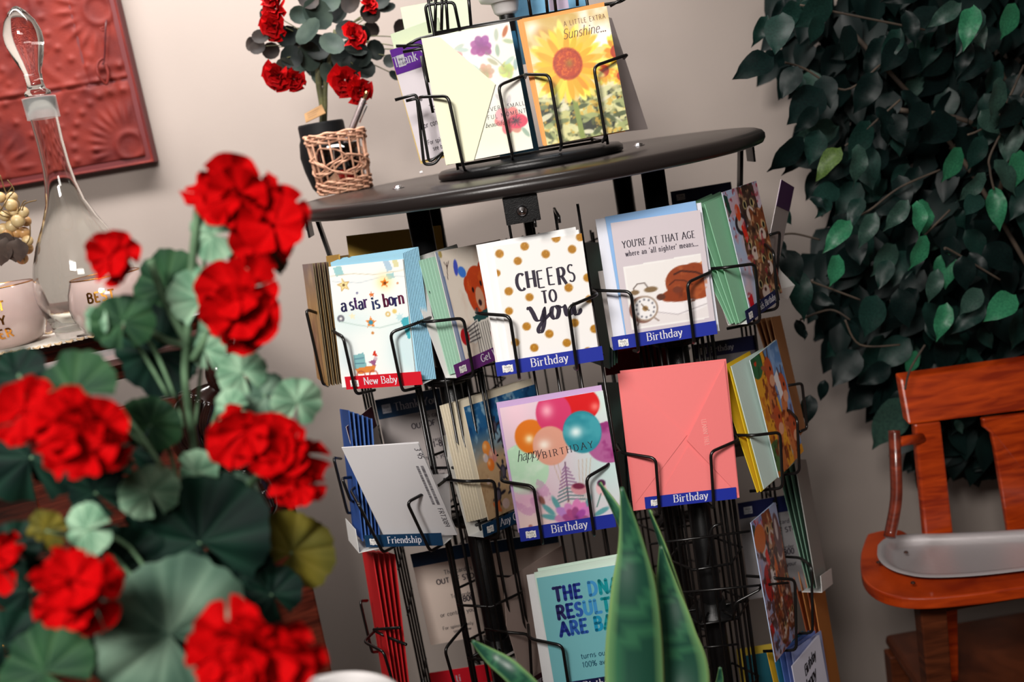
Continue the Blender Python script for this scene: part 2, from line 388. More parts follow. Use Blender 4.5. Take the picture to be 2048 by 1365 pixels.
def art_mesh(cv, fr, w, h, n=.0005, org=V3((0, 0, 0))):
    W, H = cv.W, cv.H; x = np.tile(np.linspace(0, 1, W+1), H+1)*w; y = h-np.repeat(np.linspace(0, 1, H+1), W+1)*h
    o = np.array(fr.o-org)+np.array(fr.n)*n
    co = o[None]+x[:, None]*np.array(fr.u)[None]+y[:, None]*np.array(fr.v)[None]
    i = np.arange(W*H); r, c = i//W, i % W; a = r*(W+1)+c
    F = np.stack([a+W+1, a+W+2, a+1, a], 1)
    me = D.meshes.new('printed_front'); me.vertices.add(len(co)); me.vertices.foreach_set('co', co.astype(np.float32).ravel())
    me.loops.add(len(F)*4); me.loops.foreach_set('vertex_index', F.astype(np.int32).ravel())
    me.polygons.add(len(F)); me.polygons.foreach_set('loop_start', np.arange(0, len(F)*4, 4, dtype=np.int32))
    me.update(calc_edges=True)
    C = cv.C.reshape(-1, 3); C = np.where(C <= .04045, C/12.92, ((C+.055)/1.055)**2.4)
    at = me.attributes.new('Col', 'FLOAT_COLOR', 'POINT')
    at.data.foreach_set('color', np.concatenate([C, np.ones((len(C), 1))], 1).astype(np.float32).ravel())
    return me
PRINT = mat('printed_card_stock', (255, 255, 255), .34, kind='print', spec=.4)
INK = mat('printing_ink', (255, 255, 255), .4, kind='print', spec=.35)
def sheet_frame(fr, tl, tr, bl, n):
    """frame of a sheet whose corners the photo shows, lying in plane n of a pocket"""
    a, b, c = fr.inv(*tl, n), fr.inv(*tr, n), fr.inv(*bl, n)
    rot = math.atan2(b[1]-a[1], b[0]-a[0]); w = math.hypot(b[0]-a[0], b[1]-a[1])
    h = -((c[0]-a[0])*-math.sin(rot)+(c[1]-a[1])*math.cos(rot))
    f = fr.sub(a[0]+h*math.sin(rot), a[1]-h*math.cos(rot), rot, n); return f, w, h
def slab(mb, f, x0, y0, x1, y1, n0, n1, t):
    """sheet from (x0,y0) to (x1,y1); its bottom edge at n0, its top edge at n1"""
    return mb.slab([f.P(x0, y0, n0), f.P(x1, y0, n0), f.P(x1, y1, n1), f.P(x0, y1, n1)], f.n, t)
def card(f, w, h, cv, label, paper=(238, 236, 232), name='greeting_card', group=None, tone=None):
    """a folded card: front leaf, back leaf joined at the left fold, printed front"""
    t = thing(name, label, 'card', f.P(w/2, 0, 0), group)
    pm = mat('card_paper_%d_%d_%d' % tuple(paper), paper, .55)
    b = MB(); b.slab([f.P(0, 0, 0), f.P(w, 0, 0), f.P(w, h, 0), f.P(0, h, 0)], f.n, .0005)
    part('front_leaf', b, pm, t)
    b = MB(); b.slab([f.P(0, 0, -.0006), f.P(w, 0, -.0022), f.P(w, h, -.0022), f.P(0, h, -.0006)], f.n, .0005)
    part('back_leaf', b, pm, t)
    if cv is not None:
        me = art_mesh(cv, f, w, h, .0003, ORG[t.name]); me.materials.append(PRINT); part('printed_front', me, PRINT, t)
    return t
def envelope(f, x, y, w, h, n0, n1, col, label, group=None, flapside='right', flap=True, thick=.0011):
    t = thing('envelope', label, 'envelope', f.P(x+w/2, y, n0), group)
    m = mat('envelope_paper_%d_%d_%d' % tuple(col), col, .6, bump=.05, bscale=300)
    b = MB(); slab(b, f, x, y, x+w, y+h, n0, n1, thick); part('pocket_sheet', b, m, t)
    if flap:
        b = MB(); nm = lambda yy: n0+(n1-n0)*yy/h-thick-.0001
        sx = x+w if flapside == 'right' else x; tip = x+w*(.52 if flapside == 'right' else .48)
        q = [f.P(sx, y, nm(0)), f.P(sx, y+h, nm(h)), f.P(tip, y+h*.5, nm(h*.5))]
        if flapside == 'right': q = [q[0], q[1], q[2]]
        b.prism(q, f.n*-.0004); part('flap', b, m, t)
    return t
STRIP = {'blue': (28, 44, 150), 'navy': (16, 48, 82), 'red': (205, 22, 40), 'plum': (96, 42, 108), 'dark': (20, 26, 70), 'purple': (92, 40, 140), 'teal': (14, 52, 84), 'maroon': (58, 22, 34)}
FLAGM = mat('white_flag_print', (236, 234, 230), .5)
def divider(fr, w, h, word, color, label, x=0, y=0, sh=.017, back=(214, 206, 202), lip=True, n_back=-.03, tl=None, fold=None, word_x=None, back_text=None, band=False, wordh=.0098, rot=0, mirror=False, backw=None):
    """pocket divider of card stock: back sheet, folded base, printed front lip with the category word"""
    f = fr.sub(x, y, rot, .0035)
    t = thing('pocket_divider', label, 'divider', f.P(w/2, 0, 0))
    pm = mat('divider_board_%d_%d_%d' % tuple(back), back, .6); cm = mat('divider_ink_'+color, STRIP[color], .42)
    bw = backw or w
    if h:
        b = MB(); slab(b, f, 0, .002, bw, h, n_back, n_back-.012, .0005); part('back_sheet', b, pm, t)
    if lip:
        b = MB(); b.slab([f.P(0, 0, 0), f.P(w, 0, 0), f.P(w, sh, .0012), f.P(0, sh, .0012)], f.n, .0005)
        ls = part('label_strip', b, cm, t)
        b = MB(); b.slab([f.P(0, .0, 0), f.P(w, 0, 0), f.P(w, .002, n_back), f.P(0, .002, n_back)], f.v*-1, .0005); part('base_fold', b, mat('divider_white', (236, 236, 234), .6), t)
        g = f.sub(0, 0, 0, .0002); k = .0012/sh
        g.v = (g.v+g.n*k).normalized(); g.n = g.u.cross(g.v)
        if word:
            b = MB(); text(b, g, word, word_x or w*.53, sh*.3, wordh, .14, .055, True, align='c', n=.0004, sp=.1, col=(226, 224, 232)); part('lettering', b, INK, ls)
        b = MB(); e = .0022; fx = .0075; fy = sh*.2; fw = .0125; fh = sh*.5
        k = 6
        lo = [g.P(fx+fw*i/k, fy+.0006*math.sin(i*1.05*2), .0003) for i in range(k+1)]; hi = [g.P(fx+fw*i/k, fy+fh+.0006*math.sin(i*1.05*2), .0003) for i in range(k+1)]
        b.add(lo+hi, [(i, i+1, k+2+i, k+1+i) for i in range(k)])
        fl = part('made_in_flag', b, FLAGM, ls)
        b = MB(); text(b, g, 'Made', fx+fw*.5, fy+fh*.56, fh*.34, .1, .07, False, align='c', n=.0005, col=(70, 70, 76)); text(b, g, 'in USA', fx+fw*.5, fy+fh*.12, fh*.34, .1, .07, False, align='c', n=.0005, col=(70, 70, 76))
        part('flag_lettering', b, INK, ls)
    return t, f
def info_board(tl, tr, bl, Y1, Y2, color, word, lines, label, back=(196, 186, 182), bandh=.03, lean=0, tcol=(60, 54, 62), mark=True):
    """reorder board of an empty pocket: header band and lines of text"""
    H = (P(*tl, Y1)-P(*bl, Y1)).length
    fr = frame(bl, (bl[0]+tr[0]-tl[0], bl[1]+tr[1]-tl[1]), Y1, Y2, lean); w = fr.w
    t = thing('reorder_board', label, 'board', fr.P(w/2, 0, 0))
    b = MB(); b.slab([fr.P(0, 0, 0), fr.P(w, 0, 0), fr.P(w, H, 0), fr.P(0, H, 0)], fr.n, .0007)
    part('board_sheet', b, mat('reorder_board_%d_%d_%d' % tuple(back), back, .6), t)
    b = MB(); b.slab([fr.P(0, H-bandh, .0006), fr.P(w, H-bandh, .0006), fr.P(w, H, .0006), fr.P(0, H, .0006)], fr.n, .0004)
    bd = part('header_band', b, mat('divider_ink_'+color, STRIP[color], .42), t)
    b = MB()
    if word: text(b, fr, word, w*.45, H-bandh*.7, bandh*.38, .14, .06, True, n=.0009, col=(190, 190, 200), align='c')
    if mark:
        b.quad(fr.P(.008, H-bandh*.75, .0009), fr.P(.021, H-bandh*.75, .0009), fr.P(.021, H-bandh*.3, .0009), fr.P(.008, H-bandh*.3, .0009), (190, 190, 196))
        text(b, fr, 'Made', .0145, H-bandh*.5, .0032, .1, .08, False, n=.0011, col=(40, 40, 60), align='c'); text(b, fr, 'in USA', .0145, H-bandh*.68, .0032, .1, .08, False, n=.0011, col=(40, 40, 60), align='c')
    if b.v: part('header_lettering', b, INK, bd)
    b = MB()
    for (s, fx, fy, hh, bold) in lines: text(b, fr, s, w*fx, H*fy, hh, .2 if bold else .13, .17 if bold else .11, False, n=.0006, col=tcol, align='c')
    if b.v: part('body_lettering', b, INK, t)
    return t, fr, w, H
# ---------------------------------------------------------------- printed pictures (flat print on the cards)
def star_pts(cx, cy, r, rot=0, k=.45, n=5):
    return [(cx+(r if i % 2 == 0 else r*k)*math.sin(R(180/n*i+rot)), cy-(r if i % 2 == 0 else r*k)*math.cos(R(180/n*i+rot))) for i in range(2*n)]
def art_star(w, h):
    c = Cv(w, h, (240, 243, 240)); c.Y = c.Y*1.5/c.asp*1.08; c.glow(.2, .75, .5, .25, (214, 232, 232), .8); c.glow(.95, 1.2, .35, .5, (196, 226, 230), .9); c.glow(.1, 1.2, .2, .3, (205, 224, 228), .7)
    c.poly([(.06, .02), (.17, 0), (.2, .12), (.09, .14)], (140, 196, 200), .85); c.poly([(.74, 0), (.82, 0), (.86, .12), (.78, .14)], (160, 192, 216), .8); c.poly([(.76, .17), (.86, .16), (.87, .23), (.78, .24)], (140, 196, 206), .9); c.poly([(.86, .0), (.93, 0), (.94, .09), (.88, .1)], (214, 208, 150), .8)
    c.line([(0, .13), (.3, .12), (.6, .16), (1, .14)], .008, (196, 184, 150), .8); c.line([(.03, .2), (.4, .25), (.7, .2), (1, .22)], .008, (176, 190, 200), .8)
    c.glow(.73, .27, .12, .12, (246, 226, 150), .9); c.poly(star_pts(.18, .26, .085, -10), (238, 222, 160)); c.line(star_pts(.18, .26, .085, -10), .01, (200, 160, 90)); c.ell(.18, .26, .018, .018, (110, 80, 50))
    c.poly(star_pts(.73, .28, .065, 8), (226, 128, 40)); c.ell(.735, .285, .02, .02, (120, 60, 30)); c.poly(star_pts(.54, .42, .045, -5), (214, 120, 60)); c.poly(star_pts(.49, .78, .085, 5), (232, 140, 50)); c.ell(.49, .78, .03, .03, (60, 140, 170)); c.ell(.5, .92, .018, .018, (200, 120, 40))
    c.poly(star_pts(.25, .68, .05), (236, 230, 196)); c.ell(.73, .69, .035, .035, (216, 184, 110)); c.ell(.73, .69, .015, .015, (240, 240, 230)); c.ell(.82, .66, .03, .03, (226, 200, 120)); c.ell(.9, .3, .012, .012, (200, 110, 50)); c.ell(.35, .38, .015, .015, (110, 110, 150))
    c.ell(.09, .7, .05, .05, (110, 112, 122)); c.ell(.09, .7, .02, .02, (226, 226, 226)); c.line([(.08, .74), (.3, .8), (.6, .86), (.92, .8)], .012, (184, 206, 200))
    c.poly([(.88, .76), (1, .74), (1, 1.02), (.96, 1.04)], (70, 170, 184)); c.poly([(.78, .9), (.9, .86), (1, 1.2), (1, 1.5), (.92, 1.35)], (206, 228, 232), .9); c.poly(star_pts(.88, .74, .06, 0, .5, 7), (190, 222, 226))
    c.poly([(.2, 1.2), (.35, 1.17), (.37, 1.38), (.2, 1.38)], (128, 180, 184)); c.line([(.22, 1.25), (.34, 1.24)], .012, (80, 120, 140)); c.line([(.22, 1.31), (.34, 1.31)], .012, (80, 120, 140)); c.poly([(.2, 1.38), (.5, 1.34), (.46, 1.44), (.25, 1.45)], (214, 130, 60)); c.poly([(.4, 1.3), (.52, 1.25), (.48, 1.36)], (150, 90, 130)); c.poly([(.46, 1.22), (.5, 1.14), (.53, 1.23)], (206, 60, 40)); c.ell(.5, 1.26, .025, .025, (200, 180, 190))
    for x in (.28, .45):
        c.line([(x+.055*math.cos(a*.5), 1.47+.055*math.sin(a*.5)) for a in range(14)], .014, (170, 70, 50))
    return c
def art_bear(w, h):
    c = Cv(w, h, (226, 214, 200)); c.X = c.X/.62; c.blot(5, 3, .5, .8, (208, 182, 164), .7); c.poly([(0, 0), (.06, 0), (.09, .4), (.1, 1), (.14, 1.5), (0, 1.5)], (110, 130, 170), .7); c.line([(.05, .1), (.07, .5), (.1, 1.4)], .02, (60, 84, 130), .7)
    c.ell(.1, .03, .04, .04, (170, 150, 90)); c.line([(.14, .3), (.2, .13)], .012, (60, 40, 40)); c.line([(.19, .18), (.14, .12)], .01, (60, 40, 40)); c.line([(.19, .18), (.25, .12)], .01, (60, 40, 40))
    c.ell(.38, .2, .05, .09, (70, 84, 190), 1, 20); c.ell(.5, .26, .09, .06, (64, 120, 210), 1, 10)
    c.ell(.58, .42, .11, .11, (182, 62, 28)); c.ell(1.0, .3, .12, .12, (182, 62, 28)); c.ell(.8, .5, .3, .28, (188, 66, 30)); c.blot(14, 9, .5, .7, (214, 96, 40), .6, (np.hypot(c.X-.8, c.Y-.5) < .26)*1.); c.ell(.78, .58, .1, .13, (204, 150, 120)); c.ell(.76, .62, .04, .035, (50, 30, 34)); c.ell(.66, .47, .025, .03, (30, 20, 24)); c.ell(.88, .42, .025, .03, (30, 20, 24))
    c.poly([(.5, .75), (1, .68), (1, .83), (.55, .83)], (38, 76, 76)); c.poly([(.3, .84), (.6, .78), (.64, .98), (.42, 1.03), (.28, .98)], (222, 216, 208)); c.poly([(.52, .82), (1.1, .78), (1.1, 1.22), (.46, 1.28)], (222, 216, 206))
    for i in range(12): c.line([(.5+i*.055, .83), (.48+i*.06, 1.27)], .013, (50, 44, 50))
    for i in range(5): c.line([(.3, .86+i*.035), (.58, .8+i*.045)], .012, (50, 44, 50))
    c.ell(.22, .93, .1, .09, (176, 26, 34)); c.ell(.86, .98, .035, .035, (120, 30, 40)); c.poly([(.5, 1.26), (1, 1.2), (1, 1.4), (.62, 1.42)], (28, 66, 160)); c.poly([(.55, 1.42), (.8, 1.38), (.8, 1.48), (.58, 1.48)], (70, 110, 90)); c.ell(.62, 1.5, .17, .08, (150, 40, 34))
    for i in range(6): c.line([(.18+.02*i, 1.15+.03*i), (.2+.03*i, 1.1+.05*i)], .01, (110, 100, 60))
    return c
def art_cheers(w, h):
    c = Cv(w, h, (232, 230, 228))
    for (x, y, r) in [(.06, .09, .048), (.35, .05, .048), (.25, .2, .046), (.57, .17, .048), (.71, .01, .05), (.87, .16, .048), (.98, .04, .048), (.0, .3, .04), (.1, .52, .048), (.32, .62, .046), (.77, .58, .048), (.995, .5, .048), (.07, .74, .045), (.24, .94, .048), (.98, .74, .045), (.78, .98, .048), (.48, 1.06, .048), (.99, 1.08, .048), (.09, 1.1, .045), (.29, 1.19, .048), (.66, 1.19, .048), (.88, 1.32, .048), (.47, 1.37, .048), (1.08, 1.26, .05), (.08, 1.38, .048)]:
        c.ell(x, y, r, r*.98, (166, 112, 22), 1)
        c.blot(60, int(x*90+y*40), .55, .75, (206, 158, 70), .6, (np.hypot(c.X-x, c.Y-y) < r*.9)*1.)
    return c
def art_age(w, h):
    c = Cv(w, h, (206, 196, 202)); c.Y = c.Y*1.1; a = [(.07, .55), (.96, .52), (.96, 1.32), (.07, 1.33)]; c.poly(a, (236, 234, 232)); c.poly([(.09, .57), (.94, .54), (.94, 1.3), (.09, 1.31)], (232, 228, 226))
    c.poly([(.09, 1.2), (.94, 1.1), (.94, 1.3), (.09, 1.31)], (226, 220, 220)); c.ell(.66, 1.08, .33, .14, (236, 232, 234)); c.line([(.36, 1.15), (.6, 1.22), (.94, 1.14)], .012, (186, 178, 182))
    c.poly([(.8, .68), (.94, .62), (.94, .75)], (206, 140, 90)); c.ell(.73, .84, .22, .21, (142, 62, 28)); c.ell(.84, .82, .17, .2, (140, 60, 26)); c.ell(.52, .99, .08, .06, (150, 66, 30)); c.ell(.66, .98, .2, .09, (136, 56, 24)); c.ell(.86, .98, .14, .09, (150, 68, 32))
    c.mix((c.X > .94)*1., (206, 196, 202))
    m = (np.hypot((c.X-.73)/.24, (c.Y-.87)/.23) < 1)*1.; c.blot(8, 5, .5, .75, (88, 34, 16), .8, m); c.blot(11, 8, .55, .7, (176, 92, 48), .6, m)
    c.line([(.62, .73), (.7, .7), (.86, .74), (.94, .79)], .022, (70, 28, 16)); c.line([(.55, .85), (.62, .8), (.72, .82), (.8, .88)], .015, (84, 34, 16)); c.ell(.63, .92, .05, .04, (110, 50, 30)); c.ell(.44, .98, .05, .04, (90, 50, 36))
    c.line([(.16, .9), (.15, .83), (.2, .78), (.28, .78), (.31, .84)], .014, (110, 96, 90)); c.ell(.34, .87, .075, .035, (128, 104, 74)); c.ell(.16, .88, .05, .03, (128, 104, 74)); c.ell(.22, 1.1, .15, .165, (124, 84, 72)); c.ell(.25, 1.09, .145, .155, (160, 140, 124)); c.ell(.25, 1.09, .125, .135, (234, 232, 232)); c.line([(.17, 1.22), (.14, 1.28)], .016, (120, 100, 90)); c.line([(.34, 1.22), (.38, 1.26)], .016, (140, 120, 110))
    for i in range(12): c.ell(.25+.1*math.sin(i*math.pi/6), 1.09-.108*math.cos(i*math.pi/6), .011, .013, (110, 110, 120))
    c.ell(.25, 1.09, .032, .032, (150, 116, 70)); c.line([(.25, 1.09), (.215, 1.03)], .012, (90, 70, 50)); c.line([(.25, 1.09), (.29, 1.12)], .012, (90, 70, 50)); return c
def art_cats(w, h, s=0, base=(170, 186, 216)):
    random.seed(40+s); c = Cv(w, h, base); A = h/w
    c.blot(4, 2+s, .4, .7, (206, 178, 186), .8); c.poly([(0, .1), (1, .02), (1, .22), (0, .3)], (196, 160, 170), .8); c.blot(14, 4+s, .62, .7, (180, 40, 70), .8, (c.Y < .12)*1.); c.poly([(0, .03), (.1, .06), (.12, .25), (.02, .3)], (24, 60, 50))
    for i, (x, y, r) in enumerate([(.62, .25, .26), (.82, .55, .24), (.5, .72, .24), (.8, .95, .26), (.55, 1.2, .26), (.85, 1.35, .2), (.5, 1.42, .2)]):
        if y > A: continue
        b = random.choice([(120, 62, 34), (92, 58, 40), (140, 80, 44), (70, 48, 40)])
        for sg in (-1, 1): c.poly([(x+sg*r*.9, y-r*1.2), (x+sg*r*.95, y-r*.3), (x+sg*r*.3, y-r*.8)], b)
        c.ell(x, y, r, r*1.02, b); m = (np.hypot(c.X-x, c.Y-y) < r)*1.; c.blot(9, 10+i+s, .5, .7, (44, 26, 22), .85, m); c.blot(12, 20+i+s, .56, .72, (206, 160, 120), .8, m)
        c.ell(x, y+r*.35, r*.42, r*.34, (200, 180, 170)); c.ell(x, y+r*.22, r*.12, r*.09, (70, 30, 30))
        for sg in (-1, 1): c.ell(x+sg*r*.4, y-r*.1, r*.2, r*.2, (206, 190, 130)); c.ell(x+sg*r*.4, y-r*.1, r*.13, r*.16, (20, 16, 18))
    c.ell(.3, .42, .16, .13, (40, 32, 40)); c.ell(.3, .42, .1, .08, (190, 180, 180)); c.poly([(.28, .45), (.38, .4), (.42, .6), (.34, .66)], (214, 40, 24)); c.ell(.28, .28, .07, .1, (206, 70, 30)); c.blot(7, 31+s, .62, .7, (196, 150, 160), .7, (c.X < .4)*1.); c.blot(10, 37+s, .68, .74, (150, 40, 50), .7); c.poly([(.02, 1.25), (.14, 1.22), (.15, 1.36), (.03, 1.38)], (196, 24, 34)); return c
def art_turtles(w, h):
    c = Cv(w, h, (186, 156, 118)); c.X = c.X/.52; c.Y = c.Y*1.5; c.grad((36, 92, 140), (190, 158, 120), .35, .8); c.blot(7, 3, .45, .65, (22, 58, 104), .9, np.clip((.45-c.Y)*6, 0, 1)); c.blot(9, 6, .55, .7, (146, 178, 196), .8, np.clip((.7-c.Y)*5, 0, 1)); c.blot(5, 9, .4, .75, (152, 170, 184), .7, np.clip(1-abs(c.Y-.72)*4, 0, 1)); c.blot(12, 12, .5, .75, (160, 124, 88), .6, np.clip((c.Y-.8)*4, 0, 1))
    for (x, y, r, cc) in [(.32, .62, .1, (232, 140, 60)), (.44, .74, .1, (206, 140, 130)), (.34, .85, .085, (230, 120, 44)), (.25, .74, .06, (206, 190, 190))]:
        c.ell(x, y, r, r, cc); c.glow(x-.03, y-.03, r*.5, r*.5, (250, 214, 160), .7)
    c.line([(.44, .66), (.44, .82)], .012, (170, 100, 96))
    for (x, y, r, a) in [(.62, .38, .075, -70), (.78, .55, .08, 110), (.6, 1.0, .085, -75), (.36, 1.27, .09, -60), (.75, 1.28, .085, 30), (.8, .86, .07, 80)]:
        ca, sa = math.cos(R(a)), math.sin(R(a)); c.ell(x, y, r*1.2, r*.85, (58, 56, 70), 1, a); c.ell(x, y, r*.8, r*.5, (92, 84, 98), 1, a); c.ell(x+ca*r*1.6, y+sa*r*1.6, r*.4, r*.32, (44, 42, 54), 1, a)
        for sg in (-1, 1): c.ell(x+ca*r*.8-sa*sg*r*1.2, y+sa*r*.8+ca*sg*r*1.2, r*.8, r*.25, (44, 42, 54), 1, a+sg*50); c.ell(x-ca*r*1.0-sa*sg*r*.8, y-sa*r*1.0+ca*sg*r*.8, r*.45, r*.2, (44, 42, 54), 1, a-sg*50)
    c.ell(.28, 1.42, .11, .04, (206, 100, 50), 1, 40); c.ell(.3, 1.42, .1, .035, (206, 100, 50), 1, -50); c.ell(.5, 1.42, .09, .07, (214, 184, 176)); c.ell(.2, 1.05, .05, .04, (214, 190, 180)); c.ell(.8, 1.45, .12, .07, (150, 90, 110)); return c
def art_balloons(w, h):
    c = Cv(w, h, (228, 204, 216)); c.glow(.95, .7, .45, .6, (196, 226, 222), .9); c.glow(.95, .1, .3, .25, (206, 232, 224), .9); c.glow(.1, 1.25, .4, .3, (236, 204, 190), .8); c.glow(.15, .1, .2, .3, (244, 206, 220), .9)
    c.ell(.14, .62, .23, .25, (190, 228, 196)); c.blot(8, 3, .5, .7, (222, 240, 222), .6, (np.hypot(c.X-.14, c.Y-.62) < .24)*1.); c.glow(.12, .92, .22, .12, (226, 170, 200), .8); c.blot(12, 6, .55, .65, (196, 130, 180), .5, (np.hypot(c.X-.16, c.Y-.9) < .18)*1.)
    c.ell(.78, .12, .1, .14, (190, 214, 110)); c.ell(.98, .5, .22, .2, (176, 96, 150)); c.blot(9, 7, .45, .65, (140, 40, 110), .8, (np.hypot((c.X-.98)/.22, (c.Y-.5)/.2) < 1)*1.)
    c.ell(.25, .32, .155, .165, (226, 120, 30)); c.glow(.23, .34, .05, .05, (255, 236, 190), 1); c.ell(.75, .1, .2, .17, (214, 26, 30)); c.glow(.9, .14, .05, .05, (250, 140, 130), .8); c.ell(.5, .14, .17, .2, (214, 60, 110)); c.glow(.44, .1, .07, .08, (250, 170, 190), 1); c.ell(.42, .44, .17, .19, (226, 162, 140)); c.glow(.36, .42, .07, .06, (255, 240, 226), 1); c.ell(.74, .36, .185, .205, (42, 140, 156)); c.blot(6, 12, .5, .7, (90, 180, 190), .5, (np.hypot(c.X-.74, c.Y-.36) < .18)*1.); c.glow(.68, .35, .08, .07, (230, 250, 250), 1)
    for x in (.42, .46, .66, .7, .74, .78): c.line([(x, .62), (.58+(x-.6)*.3, 1.2)], .006, (190, 160, 130), .7)
    c.line([(.53, .62), (.5, 1.0)], .012, (110, 70, 100))
    for i in range(10):
        y = .66+i*.035; ln = .03+.012*i
        for sg in (-1, 1): c.line([(.525-.003*i, y), (.525+sg*ln, y+.03)], .013, (150, 110, 150) if i < 6 else (96, 124, 130))
    c.ell(.62, .9, .08, .055, (214, 150, 160), 1, 20); c.ell(.62, .87, .06, .03, (120, 40, 70), 1, 10); c.ell(.83, .93, .05, .07, (236, 190, 196)); c.ell(.84, .88, .04, .035, (80, 30, 70)); c.line([(.82, .98), (.76, 1.1)], .01, (70, 120, 110)); c.ell(.25, .95, .025, .05, (140, 90, 80), 1, -15); c.line([(.26, 1), (.32, 1.08)], .01, (140, 110, 90))
    for (x, y, a) in [(.3, 1.05, 50), (.38, 1.0, 70), (.8, 1.15, -20), (.75, 1.22, 15), (.68, 1.05, -60), (.3, 1.12, 20)]: c.ell(x, y, .08, .025, (96, 160, 164), 1, a)
    for (x, y) in [(.07, 1.3), (.12, 1.24), (.16, 1.33), (.2, 1.27), (.9, 1.25), (.96, 1.2), (1, 1.28), (.94, 1.32), (.1, 1.18), (.84, 1.3)]: c.ell(x, y, .02, .02, (176, 110, 100))
    c.line([(.03, 1.32), (.3, 1.26)], .008, (150, 110, 90)); c.line([(.78, 1.3), (1, 1.22)], .008, (150, 110, 90))
    c.poly([(.28, 1.28), (.9, 1.3), (.82, 1.5), (.34, 1.5)], (206, 150, 40)); c.petals(.54, 1.17, 13, .02, .19, .045, (206, 140, 190)); c.petals(.54, 1.18, 9, .01, .12, .035, (176, 80, 150)); c.petals(.46, 1.33, 11, 0, .13, .04, (220, 150, 160)); c.petals(.72, 1.33, 9, 0, .13, .05, (224, 84, 90)); c.petals(.3, 1.42, 7, 0, .12, .02, (110, 96, 60)); c.ell(.86, 1.42, .07, .03, (140, 80, 50), 1, 30); c.line([(.52, 1.4), (.5, 1.5)], .04, (150, 190, 180)); c.glow(.55, 1.17, .03, .03, (110, 40, 100), .9); return c
def art_giraffe(w, h, s=0):
    random.seed(s+5); c = Cv(w, h, (214, 150, 40)); c.poly([(.45, 0), (1, 0), (1, 1.5), (.7, 1.5)], (90, 126, 176)); c.blot(8, s+2, .5, .7, (140, 166, 204), .7, (c.X > .6)*1.); c.blot(8, s+4, .45, .65, (180, 96, 30), .8, (c.X < .55)*1.); c.ell(.15, .1, .2, .2, (40, 96, 60)); c.ell(.12, .08, .04, .04, (200, 60, 30)); c.ell(.1, 1.35, .3, .2, (70, 110, 60)); c.blot(12, s+6, .55, .65, (30, 70, 40), .8, ((c.X < .35) & ((c.Y < .3) | (c.Y > 1.2)))*1.)
    for (x, y) in [(.5, .3), (.82, .62), (.42, .95), (.85, 1.2)]:
        c.line([(x, y), (x-.15, y+.45), (x-.1, y+.8)], .2, (190, 110, 60)); m = (np.hypot((c.X-x+.12)/.2, (c.Y-y-.35)/.5) < 1)*1.; c.blot(11, s+int(x*20), .5, .62, (110, 44, 24), .9, m); c.ell(x, y, .13, .2, (176, 76, 40)); c.ell(x+.03, y+.14, .09, .08, (206, 150, 120)); c.ell(x+.05, y-.02, .025, .03, (20, 14, 16)); c.line([(x-.03, y-.18), (x-.05, y-.28)], .03, (70, 40, 30)); c.line([(x+.06, y-.18), (x+.08, y-.28)], .03, (70, 40, 30)); c.ell(x-.14, y-.08, .1, .035, (160, 80, 50), 1, 20)
    c.poly([(.6, .42), (.75, .36), (.78, .7), (.66, .75)], (214, 210, 214)); return c
def art_animals(w, h):
    c = art_cats(w, h, 9, (120, 140, 190)); c.ell(.2, .25, .2, .17, (196, 100, 40)); c.ell(.25, .8, .16, .22, (170, 30, 30)); c.ell(.4, .82, .08, .15, (214, 206, 206)); c.ell(.6, .85, .06, .3, (206, 100, 40)); c.blot(9, 60, .5, .7, (120, 52, 26), .8, (c.Y > 1.15)*1.); c.line([(.6, 1.1), (.66, 1.4)], .05, (206, 190, 180)); c.blot(10, 66, .58, .66, (60, 40, 36), .8, (c.Y > .3)*1.); c.poly([(.7, 0), (1, 0), (1, .3), (.8, .35)], (150, 164, 196)); c.ell(.85, .38, .13, .28, (96, 72, 76)); c.ell(.84, .3, .05, .14, (190, 176, 176)); return c
def art_floral(w, h):
    c = Cv(w, h, (240, 236, 226)); c.glow(.55, .1, .5, .3, (244, 232, 232), .8); c.glow(.5, 1.25, .6, .3, (236, 238, 206), .9)
    for (x, y, s, cc, n) in [(.62, .22, .12, (150, 50, 140), 7), (.24, .34, .14, (236, 130, 140), 9), (.62, .52, .09, (196, 176, 130), 7), (.86, .55, .09, (206, 214, 120), 12), (.8, 1.12, .16, (232, 110, 120), 6)]:
        c.petals(x, y, n, 0, s*1.1, s*.42, cc, .85); c.glow(x, y, s*.6, s*.6, [q*.8 for q in cc], .6)
    c.ell(.33, .46, .06, .03, (236, 130, 70), 1, 50); c.ell(.88, 1.16, .12, .08, (214, 50, 84)); c.petals(.86, 1.15, 10, .01, .06, .006, (60, 40, 50)); c.ell(.72, 1.05, .09, .08, (240, 160, 166))
    for (x, y, a, cc) in [(.93, .1, -60, (176, 84, 30)), (.82, .12, -80, (176, 190, 170)), (.8, .3, 95, (150, 176, 150)), (.95, .22, 20, (170, 190, 150)), (.36, .18, 160, (180, 196, 180)), (.2, .2, 60, (120, 150, 120)), (.4, .22, 10, (176, 200, 190)), (.5, .45, 45, (170, 196, 190)), (.92, .44, 150, (180, 206, 190)), (.98, .5, 100, (150, 180, 176)), (.72, .85, 50, (200, 196, 196)), (.82, .9, 110, (196, 190, 190)), (.95, 1.3, 60, (140, 170, 150)), (.72, .42, 40, (176, 176, 140))]:
        c.ell(x, y, .07, .026, cc, .9, a)
    c.line([(.66, .3), (.78, .42), (.84, .5)], .008, (120, 140, 110)); return c
